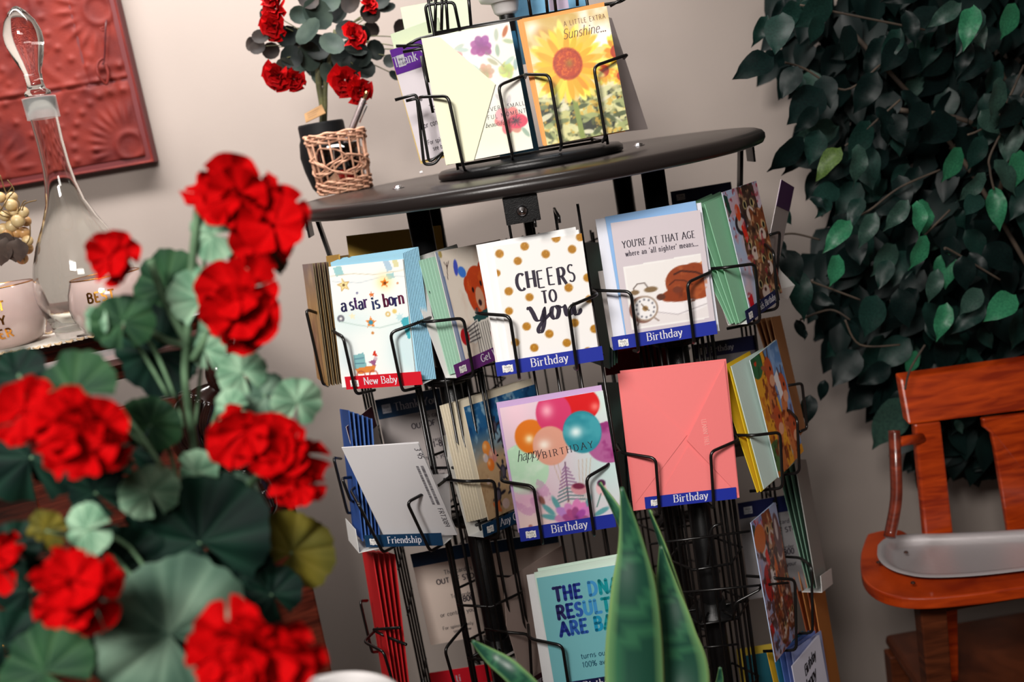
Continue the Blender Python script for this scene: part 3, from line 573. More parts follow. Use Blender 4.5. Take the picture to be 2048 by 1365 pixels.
def art_sun(w, h):
    random.seed(3); c = Cv(w, h, (246, 236, 200), .0011); c.grad((206, 170, 90), (240, 226, 180), 0, .5); c.blot(4, 2, .45, .7, (170, 116, 36), .9, np.clip((.7-c.X)*3, 0, 1)*np.clip((.7-c.Y)*4, 0, 1)); c.blot(5, 5, .4, .7, (255, 252, 240), .9, np.clip(c.X*2-.5, 0, 1)*np.clip((.7-c.Y)*4, 0, 1)); c.glow(.85, .38, .3, .25, (255, 254, 248), 1); c.glow(.08, .1, .12, .12, (255, 250, 236), .9); c.ell(.2, .2, .1, .07, (186, 110, 30), .6, 30, .1)
    m = np.clip((c.Y-.88-.05*np.sin(c.X*9))*12, 0, 1); c.mix(m, (196, 196, 130)); c.blot(7, 8, .42, .6, (76, 82, 42), .95, m); c.blot(10, 11, .5, .62, (34, 40, 28), .95, m); c.blot(9, 14, .55, .65, (226, 222, 160), .9, m); c.blot(16, 19, .6, .7, (214, 170, 60), .7, m)
    for i in range(46):
        x, y = random.random(), random.uniform(.92, 1.5); a = random.uniform(-40, 60); cc = random.choice([(214, 214, 160), (160, 170, 110), (70, 84, 50), (226, 222, 190), (110, 124, 80)]); c.ell(x, y, random.uniform(.05, .11), random.uniform(.018, .035), cc, .9, a)
    for (x, y, r) in [(.82, .74, .17), (1.03, .55, .2), (1.02, .84, .12)]:
        c.petals(x, y, 18, r*.3, r, r*.17, (250, 222, 90)); c.petals(x, y, 14, r*.3, r*.8, r*.14, (246, 170, 40)); c.ell(x, y, r*.42, r*.44, (176, 52, 16)); c.glow(x, y, r*.3, r*.3, (206, 84, 20), .7)
    c.line([(.42, .95), (.44, 1.5)], .06, (130, 146, 70))
    c.petals(.42, .58, 30, .1, .5, .045, (252, 234, 130)); c.petals(.42, .58, 30, .1, .45, .04, (252, 214, 70), ph=7); c.petals(.4, .62, 20, .1, .38, .036, (246, 176, 30), ph=3, jit=.4); c.glow(.28, .5, .18, .25, (255, 190, 50), .4)
    m = np.hypot((c.X-.42)/.185, (c.Y-.58)/.2); c.mix(np.clip((1-m)*10, 0, 1), (184, 56, 8)); c.blot(50, 4, .45, .65, (226, 110, 20), .7, (m < 1)*1.); c.glow(.44, .58, .06, .06, (150, 110, 30), .8); c.mix(np.clip(1-abs(m-.85)*8, 0, 1)*.6, (150, 40, 10)); return c
def art_brown(w, h):
    c = Cv(w, h, (150, 110, 80)); c.grad((110, 84, 84), (176, 130, 70), 0, .5); c.glow(.3, 1, .4, .4, (120, 70, 50), .9); c.blot(5, 2, .4, .7, (206, 170, 110), .5); return c
# ================================================================ the room
WALLY = 2.02
wm = mat('wall_plaster', (146, 135, 128), .8, var=.06, scale=3, bump=.06, bscale=180)
struct('wall_back', MB().box((0, WALLY+.05, 1.35), 4.4, .1, 2.7), wm)
struct('wall_left', MB().box((-2.25, -.3, 1.35), .1, 4.64, 2.7), wm)
struct('wall_right', MB().box((2.25, -.3, 1.35), .1, 4.64, 2.7), wm)
struct('wall_front', MB().box((0, -2.67, 1.35), 4.4, .1, 2.7), wm)
struct('ceiling', MB().box((0, -.3, 2.76), 4.6, 4.84, .1), mat('ceiling_paint', (222, 220, 214), .85))
fl = struct('floor', MB().box((0, -.3, -.06), 4.6, 4.84, .1), mat('floor_boards', (96, 62, 42), .45, kind='wood'))
def plank_floor():
    me = MB().box((0, 0, -.006), .118, 4.6, .012).mesh('plank'); me.materials.append(MATS['floor_boards'])
    for i in range(37):
        o = D.objects.new('plank', me); COL.objects.link(o); o.parent = fl; o.location = (-2.16+i*.12, -.3, .0)
plank_floor()
b = MB(); b.prism([(-2.2, WALLY-.014, 0), (-2.2, WALLY-.014, .085), (-2.2, WALLY-.004, .095), (-2.2, WALLY, .095), (-2.2, WALLY, 0)][::-1], (4.4, 0, 0))
struct('baseboard_back', b, mat('baseboard_paint', (190, 184, 178), .5))

# ================================================================ the card spinner rack
BLK = mat('black_powder_coat', (17, 17, 18), .32, bump=.15, bscale=900, spec=.5)
WIRE = mat('black_wire', (16, 15, 15), .28, spec=.6)
TOPM = mat('dark_laminate_top', (36, 31, 30), .3, spec=.4, bump=.03, bscale=500)
CHR = mat('chrome_screw', (200, 200, 205), .18, 1)
DC = P(1052, 331, 1.5); ZD = DC.z; RD = .3365; DX = DC.x
rack = thing('card_spinner_rack', 'tall black wire greeting card rack with round top and four posts', 'card rack', (DX, 1.5, 0))
b = MB(); b.lathe([(0, 0), (RD-.01, 0), (RD-.003, -.003), (RD, -.007), (RD, -.013), (RD-.003, -.018), (RD-.01, -.02), (0, -.02)], (DX, 1.5, ZD), 96)
top = part('round_top', b, TOPM, rack, True)
for (x, y) in [(797, 377), (843, 345), (1268, 270), (1278, 292)]:
    q = Pz(x, y, ZD); b = MB(); b.lathe([(.0085, 0), (.0085, .0012), (.006, .0012), (.0058, .003), (.004, .0045), (0, .005)], q, 14); part('bolt', b, CHR, top, True)
PR = .0155; posts = {}
for k, (x, y) in {'lf': (-.155, 1.345), 'rf': (.155, 1.345), 'lb': (-.155, 1.655), 'rb': (.155, 1.655)}.items():
    posts[k] = V3((DX+x, y, 0)); b = MB(); b.lathe([(PR, .07), (PR, ZD-.02)], (DX+x, y, 0), 24); part('post', b, BLK, rack, True)
b = MB(); b.lathe([(0, .07), (RD-.02, .07), (RD-.01, .062), (RD-.01, .05), (0, .05)], (DX, 1.5, 0), 64); part('bottom_plate', b, BLK, rack, True)
for i in range(4):
    a = R(45+90*i); b = MB(); b.tube([(DX+.27*math.cos(a), 1.5+.27*math.sin(a)-.012, .027), (DX+.27*math.cos(a), 1.5+.27*math.sin(a)+.012, .027)], .025, 16); b.box((DX+.27*math.cos(a), 1.5+.27*math.sin(a), .045), .03, .03, .012); part('caster', b, BLK, rack)
# rim brackets with a screw each, and the wire panels that hang from them
def bracket(c, out):
    out = V3(out); side = V3((-out.y, out.x, 0)); c = V3(c); z = V3((0, 0, 1))
    b = MB(); q = [c+side*a*.02+z*d for (a, d) in ((-1, -.031), (1, -.031), (1, .002), (-1, .002))]
    b.prism([q[0]+out*.0015, q[1]+out*.0015, q[2]+out*.0015, q[3]+out*.0015], out*-.003)
    o = part('rim_bracket', b, BLK, rack, bevel=.0008)
    s = MB(); s.lathe([(.0065, 0), (.0065, .002), (.004, .004), (0, .005)], c+out*.0015+z*-.017, 14, out)
    s.box(c+out*.0058+z*-.017, .0056 if abs(out.x) < .5 else .001, .001 if abs(out.x) < .5 else .0056, .0012)
    part('screw', s, CHR, o, True)
bracket((P(1041, 405, 1.178).x, 1.5-RD+.014, ZD-.02), (0, -1, 0)); bracket((DX-RD+.012, 1.5, ZD-.018), (-1, 0, 0)); bracket((DX+RD-.012, 1.5, ZD-.018), (1, 0, 0)); bracket((DX, 1.5+RD-.012, ZD-.018), (0, 1, 0))
ZB = .42; WR = .0019
def wpanel(c, side, w, z0, z1, nv, zs, nm='wire_panel'):
    c = V3(c); side = V3(side).normalized(); b = MB()
    for i in range(nv):
        p = c+side*(-w/2+w*i/(nv-1)); b.tube([p+V3((0, 0, z0)), p+V3((0, 0, z1))], WR, 6)
    for z in zs: b.tube([c+side*(-w/2-.004)+V3((0, 0, z)), c+side*(w/2+.004)+V3((0, 0, z))], WR, 6)
    return part(nm, b, WIRE, rack, True)
ROWZ = [P(1100, 735, 1.19).z, P(1145, 1050, 1.19).z]; dz = ROWZ[0]-ROWZ[1]; ROWZ += [ROWZ[1]-dz, ROWZ[1]-2*dz]
ZS = [z+d for z in ROWZ for d in (-.006, .07)]
for (c, s) in (((DX, 1.235, 0), (1, 0, 0)), ((DX-.29, 1.5, 0), (0, 1, 0)), ((DX+.29, 1.5, 0), (0, 1, 0)), ((DX, 1.765, 0), (1, 0, 0))):
    wpanel(c, s, .085, ZB, ZD-.045 if c[1] < 1.3 else ROWZ[0]+.1, 4, ZS)
    v = V3(c)-V3((DX, 1.5, 0)); v.normalize(); sd = V3((-v.y, v.x, 0)); b = MB()
    if c[1] > 1.3:
        o = V3((DX, 1.5, 0))+v*(RD-.022); b.prism([o+sd*-.008+V3((0, 0, ZD-.02)), o+sd*.008+V3((0, 0, ZD-.02)), o+sd*.008-v*.02+V3((0, 0, ROWZ[0]+.06)), o+sd*-.008-v*.02+V3((0, 0, ROWZ[0]+.06))], v*-.005); part('panel_strap', b, BLK, rack); continue
    for q in (-.014, .014): b.tube([V3(c)+sd*q+V3((0, 0, ZD-.046)), V3((DX, 1.5, 0))+v*(RD-.012)+sd*q+V3((0, 0, ZD-.05)), V3((DX, 1.5, 0))+v*(RD-.012)+sd*q+V3((0, 0, ZD-.058))], WR, 6)
    part('panel_hanger', b, WIRE, rack, True)
def cage(c, yaw, ap, full=True, zoff=0):
    """six-sided wire cage turning on a post, with collars and spokes at each row"""
    rr = ap/math.cos(R(30)); b = MB(); cr = []
    for i in range(6):
        a = R(yaw-90+30+60*i); cr.append(V3((c.x+rr*math.cos(a), c.y+rr*math.sin(a), 0)))
    for i in range(6):
        p, q = cr[i], cr[(i+1) % 6]
        for t in ((.1, .5, .9) if full else (.3, .7)):
            x = p.lerp(q, t); b.tube([x+V3((0, 0, ZB)), x+V3((0, 0, ROWZ[0]+.1))], WR, 6)
    part('wire_cage', b, WIRE, rack, True)
    for z in ROWZ:
        b = MB()
        for i in range(6): b.tube([c+V3((0, 0, z-.02+zoff)), cr[i]+V3((0, 0, z-.02+zoff))], WR, 6)
        part('cage_spokes', b, WIRE, rack, True)
        for d in (-.02, .062): b = MB(); b.tube([p+V3((0, 0, z+d+zoff)) for p in cr], WR, 6, True); part('cage_ring', b, WIRE, rack, True)
        b = MB(); b.lathe([(PR+.0005, -.008), (PR+.016, -.008), (PR+.018, -.004), (PR+.018, 0), (PR+.004, .004), (PR+.003, .016), (PR+.0005, .016)], c+V3((0, 0, z-.024+zoff)), 20); part('collar', b, BLK, rack, True)
cage(posts['lf'], -26, .045); cage(posts['rf'], 0, .045); cage(posts['lb'], 10, .062, False, .02); cage(posts['rb'], 0, .062, False, .02)

def pocket(bl, br, Y1, Y2, lean=9, hl=.07, xl=.2, xr=.74, sides='lr', par=None, nt=.022, nb=-.038, ext=.0, bx=.1):
    fr = frame(bl, br, Y1, Y2, lean); w = fr.w; r = .0021
    for s in sides:
        x = xl*w if s == 'l' else xr*w; xb = -bx*w if s == 'l' else (1.0+bx*.3)*w
        pts = [fr.P(xb, hl+.012, nb), fr.P(xb, hl+.008, .002), fr.P(x, hl, nt), fr.P(x, -.006-ext, .009), fr.P(x, -.008-ext, nb)]
        b = MB(); b.tube(fillet(pts, .008, 4), r, 7); part('pocket_wire', b, WIRE, par or rack, True)
    return fr
def stack(fr, items, col, label, group, n0=-.004, dn=.0022, lean=.0, **kw):
    """envelopes standing behind a card: items = list of (tl, tr, bl) in the photo"""
    for i, (tl, tr, bl) in enumerate(items):
        n = n0-i*dn; f, w, h = sheet_frame(fr, tl, tr, bl, n); envelope(f, 0, 0, w, h, 0, -lean*(i+1), col, label+(', '+ORDW[i] if len(items) > 1 else ''), group, **kw)
def fan(fr, items, col, label, group, h, n0=-.004, dn=.002, dt=.006, **kw):
    """envelopes whose bottoms touch and whose tops lean apart: items = (x, y, w)"""
    for i, (x, y, w) in enumerate(items): envelope(fr, x, y, w, h, n0-i*dn, n0-i*dn-dt*(i+.5), col, label+', '+ORDW[i], group, **kw)

# ---------------------------------------------------------------- row one
fr = pocket((696, 779), (848, 769), 1.30, 1.255, 8, xl=.15, xr=.76)                                      # a star is born
f, w, h = sheet_frame(fr, (657, 534), (805.5, 518.5), (692, 775), 0)
t = card(f, w, h, art_star(w, h), 'white card reading a star is born above red New Baby strip', (236, 240, 238))
b = MB(); tf = f; text(b, f, 'a', w*.115, h*.625, h*.105, .2, .08, True, rot=2, n=.0008, col=(42, 40, 78)); text(b, f, 'star', w*.235, h*.632, h*.1, .2, .08, True, rot=3, n=.0008, cols=[(44, 40, 80), (70, 40, 90)], bounce=.06, sp=.06, wx=.92); text(b, f, 'is', w*.535, h*.622, h*.1, .2, .08, True, rot=3, n=.0008, cols=[(40, 50, 90)], bounce=.05); text(b, f, 'born', w*.69, h*.635, h*.098, .21, .08, True, rot=4, n=.0008, cols=[(90, 30, 60), (50, 36, 80), (40, 40, 90)], bounce=.07, sp=.04, wx=.9)
part('printed_words', b, INK, t)
stack(fr, [((661+i*2.2, 525-i*.9), (806+i*3, 506-i*1.2), (700+i*2.3, 771)) for i in range(11)], (150, 200, 222), 'light blue envelope in the thick stack behind the star card', 'light blue envelopes behind the star card', -.003, .0024)
divider(fr, fr.w, .1, 'New Baby', 'red', 'white divider with red New Baby strip below the star card', word_x=fr.w*.47, wordh=.0092)
fr = pocket((910, 757), (1012, 710), 1.262, 1.335, 8, xl=.24, xr=.9)                                      # bear
f, w, h = sheet_frame(fr, (870, 505), (1000, 479), (911, 735), 0)
t = card(f, w, h, art_bear(w, h), 'card with brown bear in striped shirt above plum Get Well strip', (226, 220, 214))
fan(f, [(-.003-.0025*i, -.008, w*1.02) for i in range(5)], (166, 206, 184), 'mint green envelope standing behind the bear card', 'mint envelopes behind the bear card', h*1.02, -.004, .0022, .0012)
divider(fr, fr.w, h*1.08, 'Get Well', 'plum', 'white divider with plum Get Well strip below the bear card', word_x=fr.w*.72, n_back=-.02, back=(226, 224, 222))
fr = pocket((994.6, 753), (1207, 720), 1.19, 1.19, 8)                                                    # cheers
CH = fr; f, w, h = sheet_frame(fr, (986, 493.5), (1163, 467), (1014, 742), 0)
t = card(f, w, h, art_cheers(w, h), 'white card with gold dots reading CHEERS TO YOU', (236, 236, 234))
b = MB(); ink = (38, 30, 48)
for i, ch in enumerate('CHEERS'): text(b, f, ch, w*(.195+.117*i), h*(.62+.012*(i % 2)), h*.135, .2 if i in (0, 1, 4) else .12, .07, False, n=.0007, col=ink, wx=.72)
text(b, f, 'TO', w*.455, h*.495, h*.095, .2, .09, True, n=.0007, col=ink, wx=.75, sp=.16)
S = lambda pts, w0, w1: stroke(b, f, [(w*a, h*c) for a, c in pts], w0, .0007, ink, w1)
S([(.27, .46), (.3, .475), (.33, .43), (.36, .37), (.41, .365), (.45, .41), (.47, .46)], .0055, .0014); S([(.475, .465), (.455, .39), (.435, .32), (.4, .27), (.37, .27), (.37, .3), (.42, .345), (.5, .39), (.54, .42)], .005, .0013); S([(.6, .46), (.555, .445), (.535, .395), (.56, .36), (.6, .37), (.625, .42), (.61, .455), (.66, .44), (.7, .45)], .0055, .0014); S([(.7, .46), (.7, .4), (.715, .37), (.76, .38), (.79, .42), (.8, .465)], .0055, .0014); S([(.8, .465), (.795, .4), (.81, .365), (.85, .375), (.875, .41)], .005, .0014)
part('printed_words', b, INK, t)
stack(fr, [((969, 489), (1157, 459.5), (1000, 745)), ((952, 490.6), (1151, 454), (990, 747))], (232, 232, 232), 'white envelope standing behind the gold dot card', 'white envelopes behind the gold dot card', -.004, .004)
divider(fr, fr.w, .09, 'Birthday', 'blue', 'divider with blue Birthday strip below the gold dot card', word_x=fr.w*.5)
fr = pocket((1226, 701), (1434, 668), 1.25, 1.25, 8, xl=.23, xr=.76)                                        # at that age
f, w, h = sheet_frame(fr, (1221, 446.5), (1400, 420), (1254, 690), 0)
t = card(f, w, h, art_age(w, h), 'lavender card with sleeping dog and alarm clock', (206, 196, 202))
b = MB(); text(b, f, "YOU'RE AT THAT AGE", w*.5, h*.785, h*.056, .14, .06, True, n=.0007, col=(50, 44, 56), align='c', sp=.15, wx=.76)
text(b, f, "where an 'all nighter' means...", w*.52, h*.715, h*.042, .15, .08, True, n=.0007, col=(60, 52, 66), align='c', sp=.18, wx=.76); part('printed_words', b, INK, t)
stack(fr, [((1210, 434), (1391, 402), (1252, 694))], (134, 176, 222), 'blue envelope standing behind the sleeping dog card', None, -.004); stack(fr, [((1190.5, 439), (1402, 405.5), (1226, 696))], (222, 224, 234), 'white envelope behind blue envelope of the dog card', None, -.009)
divider(fr, fr.w, .1, 'Birthday', 'blue', 'divider with blue Birthday strip below the sleeping dog card', word_x=fr.w*.5)
fr = pocket((1490, 649), (1555, 601), 1.268, 1.36, 7, xl=.22, xr=.78)                                        # cats
f, w, h = sheet_frame(fr, (1444, 385), (1521, 359), (1489, 630), 0)
w = min(w, .112); t = card(f, w, h, art_cats(w, h), 'card crowded with tabby cats beside mint envelopes, upper right', (200, 206, 216))
fan(fr, [(-.006, .004, .112), (-.01, .004, .112), (-.012, .006, .112), (-.013, .006, .112)], (140, 196, 160), 'mint green envelope fanned behind the tabby cats card', 'mint envelopes behind the cats card', h*1.0, -.004, .003, .0095)
divider(fr, fr.w, h*.9, 'Kids Birthday', 'dark', 'white divider with dark Kids Birthday strip below cats card', word_x=fr.w*.62, wordh=.0085, n_back=-.026, back=(226, 224, 220))
# far right of row one: divider seen nearly edge on, with a curled white flap
t, fq, wq, hq = info_board((1535, 356), (1563, 357), (1516, 592), 1.40, 1.49, 'plum', '', [], 'pale divider with mauve header seen edge on beside cats card', (214, 204, 206), .036, -15, mark=False)
b = MB(); b.slab([fq.P(.02, .004, .002), fq.P(.1, .0, .024), fq.P(.1, .022, .03), fq.P(.03, .05, .004)], fq.n, .0006); part('curled_flap', b, mat('divider_white', (236, 236, 234), .6), t)
# left edge of row one: brown cards facing away
fr = frame((635, 760), (657, 776), 1.42, 1.315, 5)
for i in range(4):
    f = fr.sub(0, .002, 0, -i*.006); w, h = .112, .162
    # tops spread a little apart
    card(f, w, h, art_brown(w, h), 'brown sepia card facing left, in pocket beside star card, '+ORDW[i], (150, 132, 100), group='sepia cards left of the star card')
envelope(fr, .0, .004, .118, .168, -.026, -.034, (196, 152, 66), 'golden envelope standing behind the sepia cards at left'); envelope(fr, .004, .004, .118, .166, -.034, -.046, (120, 92, 40), 'olive brown envelope deepest in the sepia card pocket')
def side_loop(a, bb, c2, d, Y1, Y2):
    b = MB(); b.tube(fillet([P(*a, Y2), P(*bb, Y1), P(*c2, Y1), P(*d, Y2)], .006, 3), .0021, 7); part('pocket_wire', b, WIRE, rack, True)
side_loop((650, 598), (637, 616), (655, 738), (662, 742), 1.40, 1.44); side_loop((668, 638), (612, 619), (646, 768), (656, 772), 1.33, 1.36)

# ---------------------------------------------------------------- row two
fr = pocket((735, 1094), (889, 1090), 1.30, 1.255, 8, xl=.24, xr=.85, nt=.05)                                      # blank friendship
ff = frame((752, 1074), (902, 1067), 1.302, 1.257, -20); f, w, h = sheet_frame(ff, (683, 896), (836, 887), (752, 1074), 0)
t = card(f, w, h, None, 'blank white card back with barcode above teal Friendship strip', (226, 224, 226))
b = MB(); g = f.sub(w*.93, h*.97, R(-90), .0004)
text(b, g, '3 95', w*.02, 0, h*.05, .12, .1, False, n=.0003, col=(90, 88, 96)); x = .0
random.seed(5)
for row, (y0, hh) in enumerate(((-.002, .004), (-.0085, .0035))):
    x = h*.2
    while x < h*.62:
        d = random.choice((.0005, .0008, .0012)); b.quad(g.P(x, y0, .0003), g.P(x+d, y0, .0003), g.P(x+d, y0+hh, .0003), g.P(x, y0+hh, .0003), (110, 108, 116)); x += d+random.choice((.0005, .0009))
text(b, g, 'FRT30896', h*.66, -.004, h*.045, .12, .1, False, n=.0003, col=(80, 78, 86)); part('printed_words', b, INK, t)
divider(fr, fr.w, .085, 'Friendship', 'teal', 'white divider with teal Friendship strip', word_x=fr.w*.52, wordh=.009, back=(236, 234, 234))
fr = pocket((964, 1076), (1062, 1033), 1.262, 1.335, 8, xl=.22, xr=.9)                                    # turtles
f, w, h = sheet_frame(fr, (927, 815), (1072, 768), (965, 1047), 0)
t = card(f, w, h, art_turtles(w, h), 'beach card with baby turtles and orange shells', (220, 210, 190))
fan(f, [(-.006-.0025*i, .004, w*1.02) for i in range(7)], (222, 212, 190), 'cream envelope standing behind the baby turtles card', 'cream envelopes behind the turtles card', h*1.03, -.004, .0024, .0004)
divider(fr, fr.w, h*.9, 'Any Occasion', 'teal', 'white divider with teal Any Occasion strip below turtles card', word_x=fr.w*.7, n_back=-.028, back=(230, 228, 222))
fr = pocket((1041.5, 1083), (1232, 1053), 1.19, 1.19, 8, xl=.22, xr=.76)                                   # balloons
f, w, h = sheet_frame(fr, (999, 817), (1205.6, 781.5), (1041, 1062), 0)
t = card(f, w, h, art_balloons(w, h), 'pink card with bright balloons reading happy BIRTHDAY', (232, 214, 222))
b = MB(); text(b, f, 'happy', w*.08, h*.55, h*.085, .07, .025, False, slant=.35, rot=4, n=.0007, col=(36, 30, 40), sp=.0, wx=.85); text(b, f, 'BIRTHDAY', w*.33, h*.545, h*.052, .12, .06, True, rot=3, n=.0007, col=(46, 40, 50), sp=.35); part('printed_words', b, INK, t)
stack(fr, [((992.5, 805.6), (1202.6, 770.5), (1037, 1066))], (196, 164, 208), 'lilac envelope standing behind the balloons card', None)
divider(fr, fr.w, .09, 'Birthday', 'blue', 'divider with blue Birthday strip below the balloons card', word_x=fr.w*.52)
fr = pocket((1275, 1022), (1482, 999), 1.25, 1.25, 8, xl=.2, xr=.72)                                       # pink envelopes
f, w, h = sheet_frame(fr, (1235, 748), (1449, 721.5), (1271, 1022), 0)
PK = (236, 122, 122); t = envelope(f, 0, 0, w, h, 0, 0, PK, 'coral pink envelope flap side out, front of its pair', None, flap=False)
m = MATS['envelope_paper_236_122_122']
b = MB(); b.prism([f.P(w*.995, h*.985, .0002), f.P(w*.56, h*.47, .0055), f.P(w*.995, .02*h, .0002)], f.n*.0007); part('flap', b, m, t, bevel=.0003)
b = MB(); b.prism([f.P(w*.02, h*.985, .0001), f.P(w*.575, h*.5, .0009), f.P(w*.03, .01, .0001)], f.n*.0006); part('side_fold', b, m, t)
b = MB(); b.prism([f.P(w*.3, h*.13, .0001), f.P(w*.575, h*.42, .0012), f.P(w*.9, 0.002, .0001), f.P(w*.08, .002, .0001)], f.n*.0003); part('bottom_fold', b, m, t)
b = MB(); g = f.sub(w*.72, h*.6, R(-88), .0042); text(b, g, "LEANIN' TREE", 0, 0, .0058, .11, .07, True, n=.0004, col=(246, 172, 166), wx=.75); part('embossed_words', b, INK, t)
stack(fr, [((1240, 742), (1452, 718), (1277, 1018))], PK, 'coral pink envelope tucked behind its twin', None, -.004)
divider(fr, fr.w*.88, .09, 'Birthday', 'blue', 'divider with blue Birthday strip across the coral pink envelope', x=fr.w*.075, y=.002, word_x=fr.w*.44, sh=.0155)
fr = pocket((1537, 981), (1596, 929), 1.268, 1.36, 7, xl=.22, xr=.8)                                       # giraffes
f, w, h = sheet_frame(fr, (1500, 721), (1553, 680), (1537, 979), 0)
w = min(w, .112); t = card(f, w, h, art_giraffe(w, h), 'orange and blue card with giraffes beside yellow envelopes', (206, 220, 222))
envelope(fr, -.004, .003, .115, h*1.01, -.004, -.012, (196, 214, 206), 'pale green envelope directly behind the giraffes card')
fan(fr, [(-.006, .0, .116), (-.008, .0, .116)], (226, 190, 36), 'yellow envelope fanned behind the giraffes card', 'yellow envelopes behind the giraffes card', h*1.02, -.008, .004, .013)
# dark green stacks between the frontal pockets, left faces of the right tower
for (tl, bl, Y, nm, cc) in (((1150, 452), (1168, 722), 1.40, 'upper', (62, 96, 80)), ((1160, 750), (1204, 994), 1.40, 'lower', (52, 92, 74))):
    fr = frame(bl, (bl[0]+45, bl[1]+17), Y, Y-.1, 8); H = .165
    for i in range(4):
        envelope(fr, 0, .002*i, fr.w-.002*i, H-.005*i, -.004-i*.004, -.006-i*.006, [(38, 66, 60), (70, 84, 84), cc, (48, 80, 66)][i], ['black green', 'grey green', 'sage dark green', 'forest green'][i]+' envelope edge on in the %s middle stack, %s' % (nm, ORDW[i]), 'dark green envelopes in the %s middle stack' % nm)
# left edge of row two: blue envelopes and a maroon headed board
fr = frame((700, 1065), (718, 1086), 1.40, 1.30, 6)
for i in range(6): envelope(fr, 0, .002, .112, .176-.003*i, -.004-i*.0045, -.006-i*.0058, (70, 110, 178) if i % 2 else (36, 78, 150), 'blue envelope in the stack left of the blank card, '+ORDW[i], 'blue envelopes at the left edge of row two')
b = MB(); t2 = thing('pocket_divider', 'white divider fold under the blue envelopes at the left edge', 'divider', fr.P(0, 0, 0)); b.slab([fr.P(-.004, -.012, .003), fr.P(.118, -.012, .003), fr.P(.118, .02, .004), fr.P(-.004, .02, .004)], fr.n, .0005); b.slab([fr.P(-.004, -.012, .003), fr.P(.118, -.012, .003), fr.P(.118, -.01, -.03), fr.P(-.004, -.01, -.03)], fr.v*-1, .0005); part('folded_base', b, mat('divider_white', (236, 236, 234), .6), t2)
info_board((705, 850), (752, 800), (745, 1050), 1.345, 1.42, 'maroon', '', [], 'white board with maroon header behind the blue envelopes', (206, 196, 190), .03, 2)
side_loop((682, 918), (667, 916), (695, 1027), (706, 1026), 1.39, 1.42); side_loop((705, 955), (684, 957), (700, 1000), (706, 1004), 1.33, 1.36)
# tan envelopes, far right of row two
fr = frame((1600, 880), (1614, 860), 1.40, 1.50, 4)
for i in range(4): envelope(fr, -.0, .002, .115, .178, -.002-i*.002, -.012-i*.0075, (190, 132, 84) if i != 1 else (206, 154, 104), 'tan envelope in the bundle right of giraffes card, '+ORDW[i], 'tan envelopes at the far right')
side_loop((1574, 772), (1604, 767), (1614, 858), (1600, 864), 1.42, 1.40); side_loop((1540, 470), (1560, 464), (1553, 560), (1540, 572), 1.42, 1.40)

# ---------------------------------------------------------------- row three and below
fr = pocket((774, 1398), (926, 1395), 1.30, 1.255, 8, hl=.075, xl=.2, xr=.99, bx=.15)                     # empty front-left pocket
fr = frame((760, 1360), (783, 1385), 1.395, 1.30, 4)
for i in range(5): envelope(fr, 0, .002, .108, .19-.002*i, -.004-i*.005, -.006-i*.0075, (206, 20, 28), 'bright red envelope in the stack below Friendship strip, '+ORDW[i], 'red envelopes at the left edge of row three')
side_loop((735, 1202), (720, 1203), (744, 1306), (756, 1304), 1.37, 1.39)
side_loop((800, 1256), (745, 1260), (768, 1272), (812, 1290), 1.34, 1.28)
fr = pocket((1046, 1398), (1120, 1352), 1.262, 1.335, 8, hl=.085, xl=.1, xr=.9, sides='l')                   # envelope facing right, Encouragement
f, w, h = sheet_frame(fr, (1016, 1164), (1140, 1092), (1046, 1380), -.004)
t = thing('envelope', 'taupe envelope with tall open flap beside the DNA card', 'envelope', f.P(w/2, 0, 0)); m = mat('envelope_paper_taupe', (168, 148, 140), .6)
b = MB(); b.prism([f.P(-.012, 0, 0), f.P(w, 0, 0), f.P(w, h*1.02, -.01), f.P(.004, h*1.0, -.01), f.P(-.018, h*.62, -.004)], f.n*-.001); part('open_envelope', b, m, t)
b = MB(); b.prism([f.P(.0, 0.004, .0006), f.P(w*.5, h*.3, .001), f.P(w, .004, .0006)], f.n*.0003); part('bottom_fold', b, m, t)
divider(fr, fr.w, .05, 'Encouragement', 'maroon', 'divider with maroon Encouragement strip below the taupe envelope', word_x=fr.w*.5, wordh=.008, y=.004, n_back=-.02)
fr = pocket((1097, 1395), (1290, 1365), 1.19, 1.19, 8, hl=.072, xl=.22, xr=.76)                             # DNA
f, w, h = sheet_frame(fr, (1073, 1157), (1253, 1127), (1112, 1375), 0)
t = card(f, w, h, Cv(w, h, (120, 188, 196)), 'aqua card reading THE DNA RESULTS ARE BACK', (226, 232, 230))
b = MB(); N1, B1, B2, A1, T1 = (40, 40, 96), (34, 52, 140), (46, 92, 176), (66, 150, 208), (22, 150, 160)
for (s, y, cl) in (('THE DNA', .77, [N1, B1, B1, B1, A1, T1, T1]), ('RESULTS', .605, [N1, B1, B2, A1, A1, T1, T1]), ('ARE BACK', .45, [B1, B2, B2, B2, (30, 150, 190), T1, T1, T1])):
    text(b, f, s, w*.16, h*y, h*.115, .27, .23, False, n=.0007, cols=cl, caps=True, sp=.2, wx=.83)
text(b, f, 'turns out you are', w*.34, h*.215, h*.05, .12, .1, False, n=.0007, col=(20, 70, 96)); text(b, f, '100% awesome', w*.34, h*.135, h*.05, .12, .1, False, n=.0007, col=(20, 70, 96)); part('printed_words', b, INK, t)
stack(fr, [((1068, 1146), (1248, 1112), (1110, 1378)), ((1075, 1138), (1252, 1106), (1114, 1376))], (206, 228, 214), 'pale mint envelope behind the aqua DNA card', 'mint envelopes behind the DNA card', -.004, .003); stack(fr, [((1053, 1151), (1240, 1122), (1098, 1380))], (226, 226, 228), 'white envelope at the left behind the aqua DNA card', None, -.011)
divider(fr, fr.w, .06, 'Birthday', 'dark', 'divider with navy Birthday strip below the aqua DNA card', word_x=fr.w*.55)
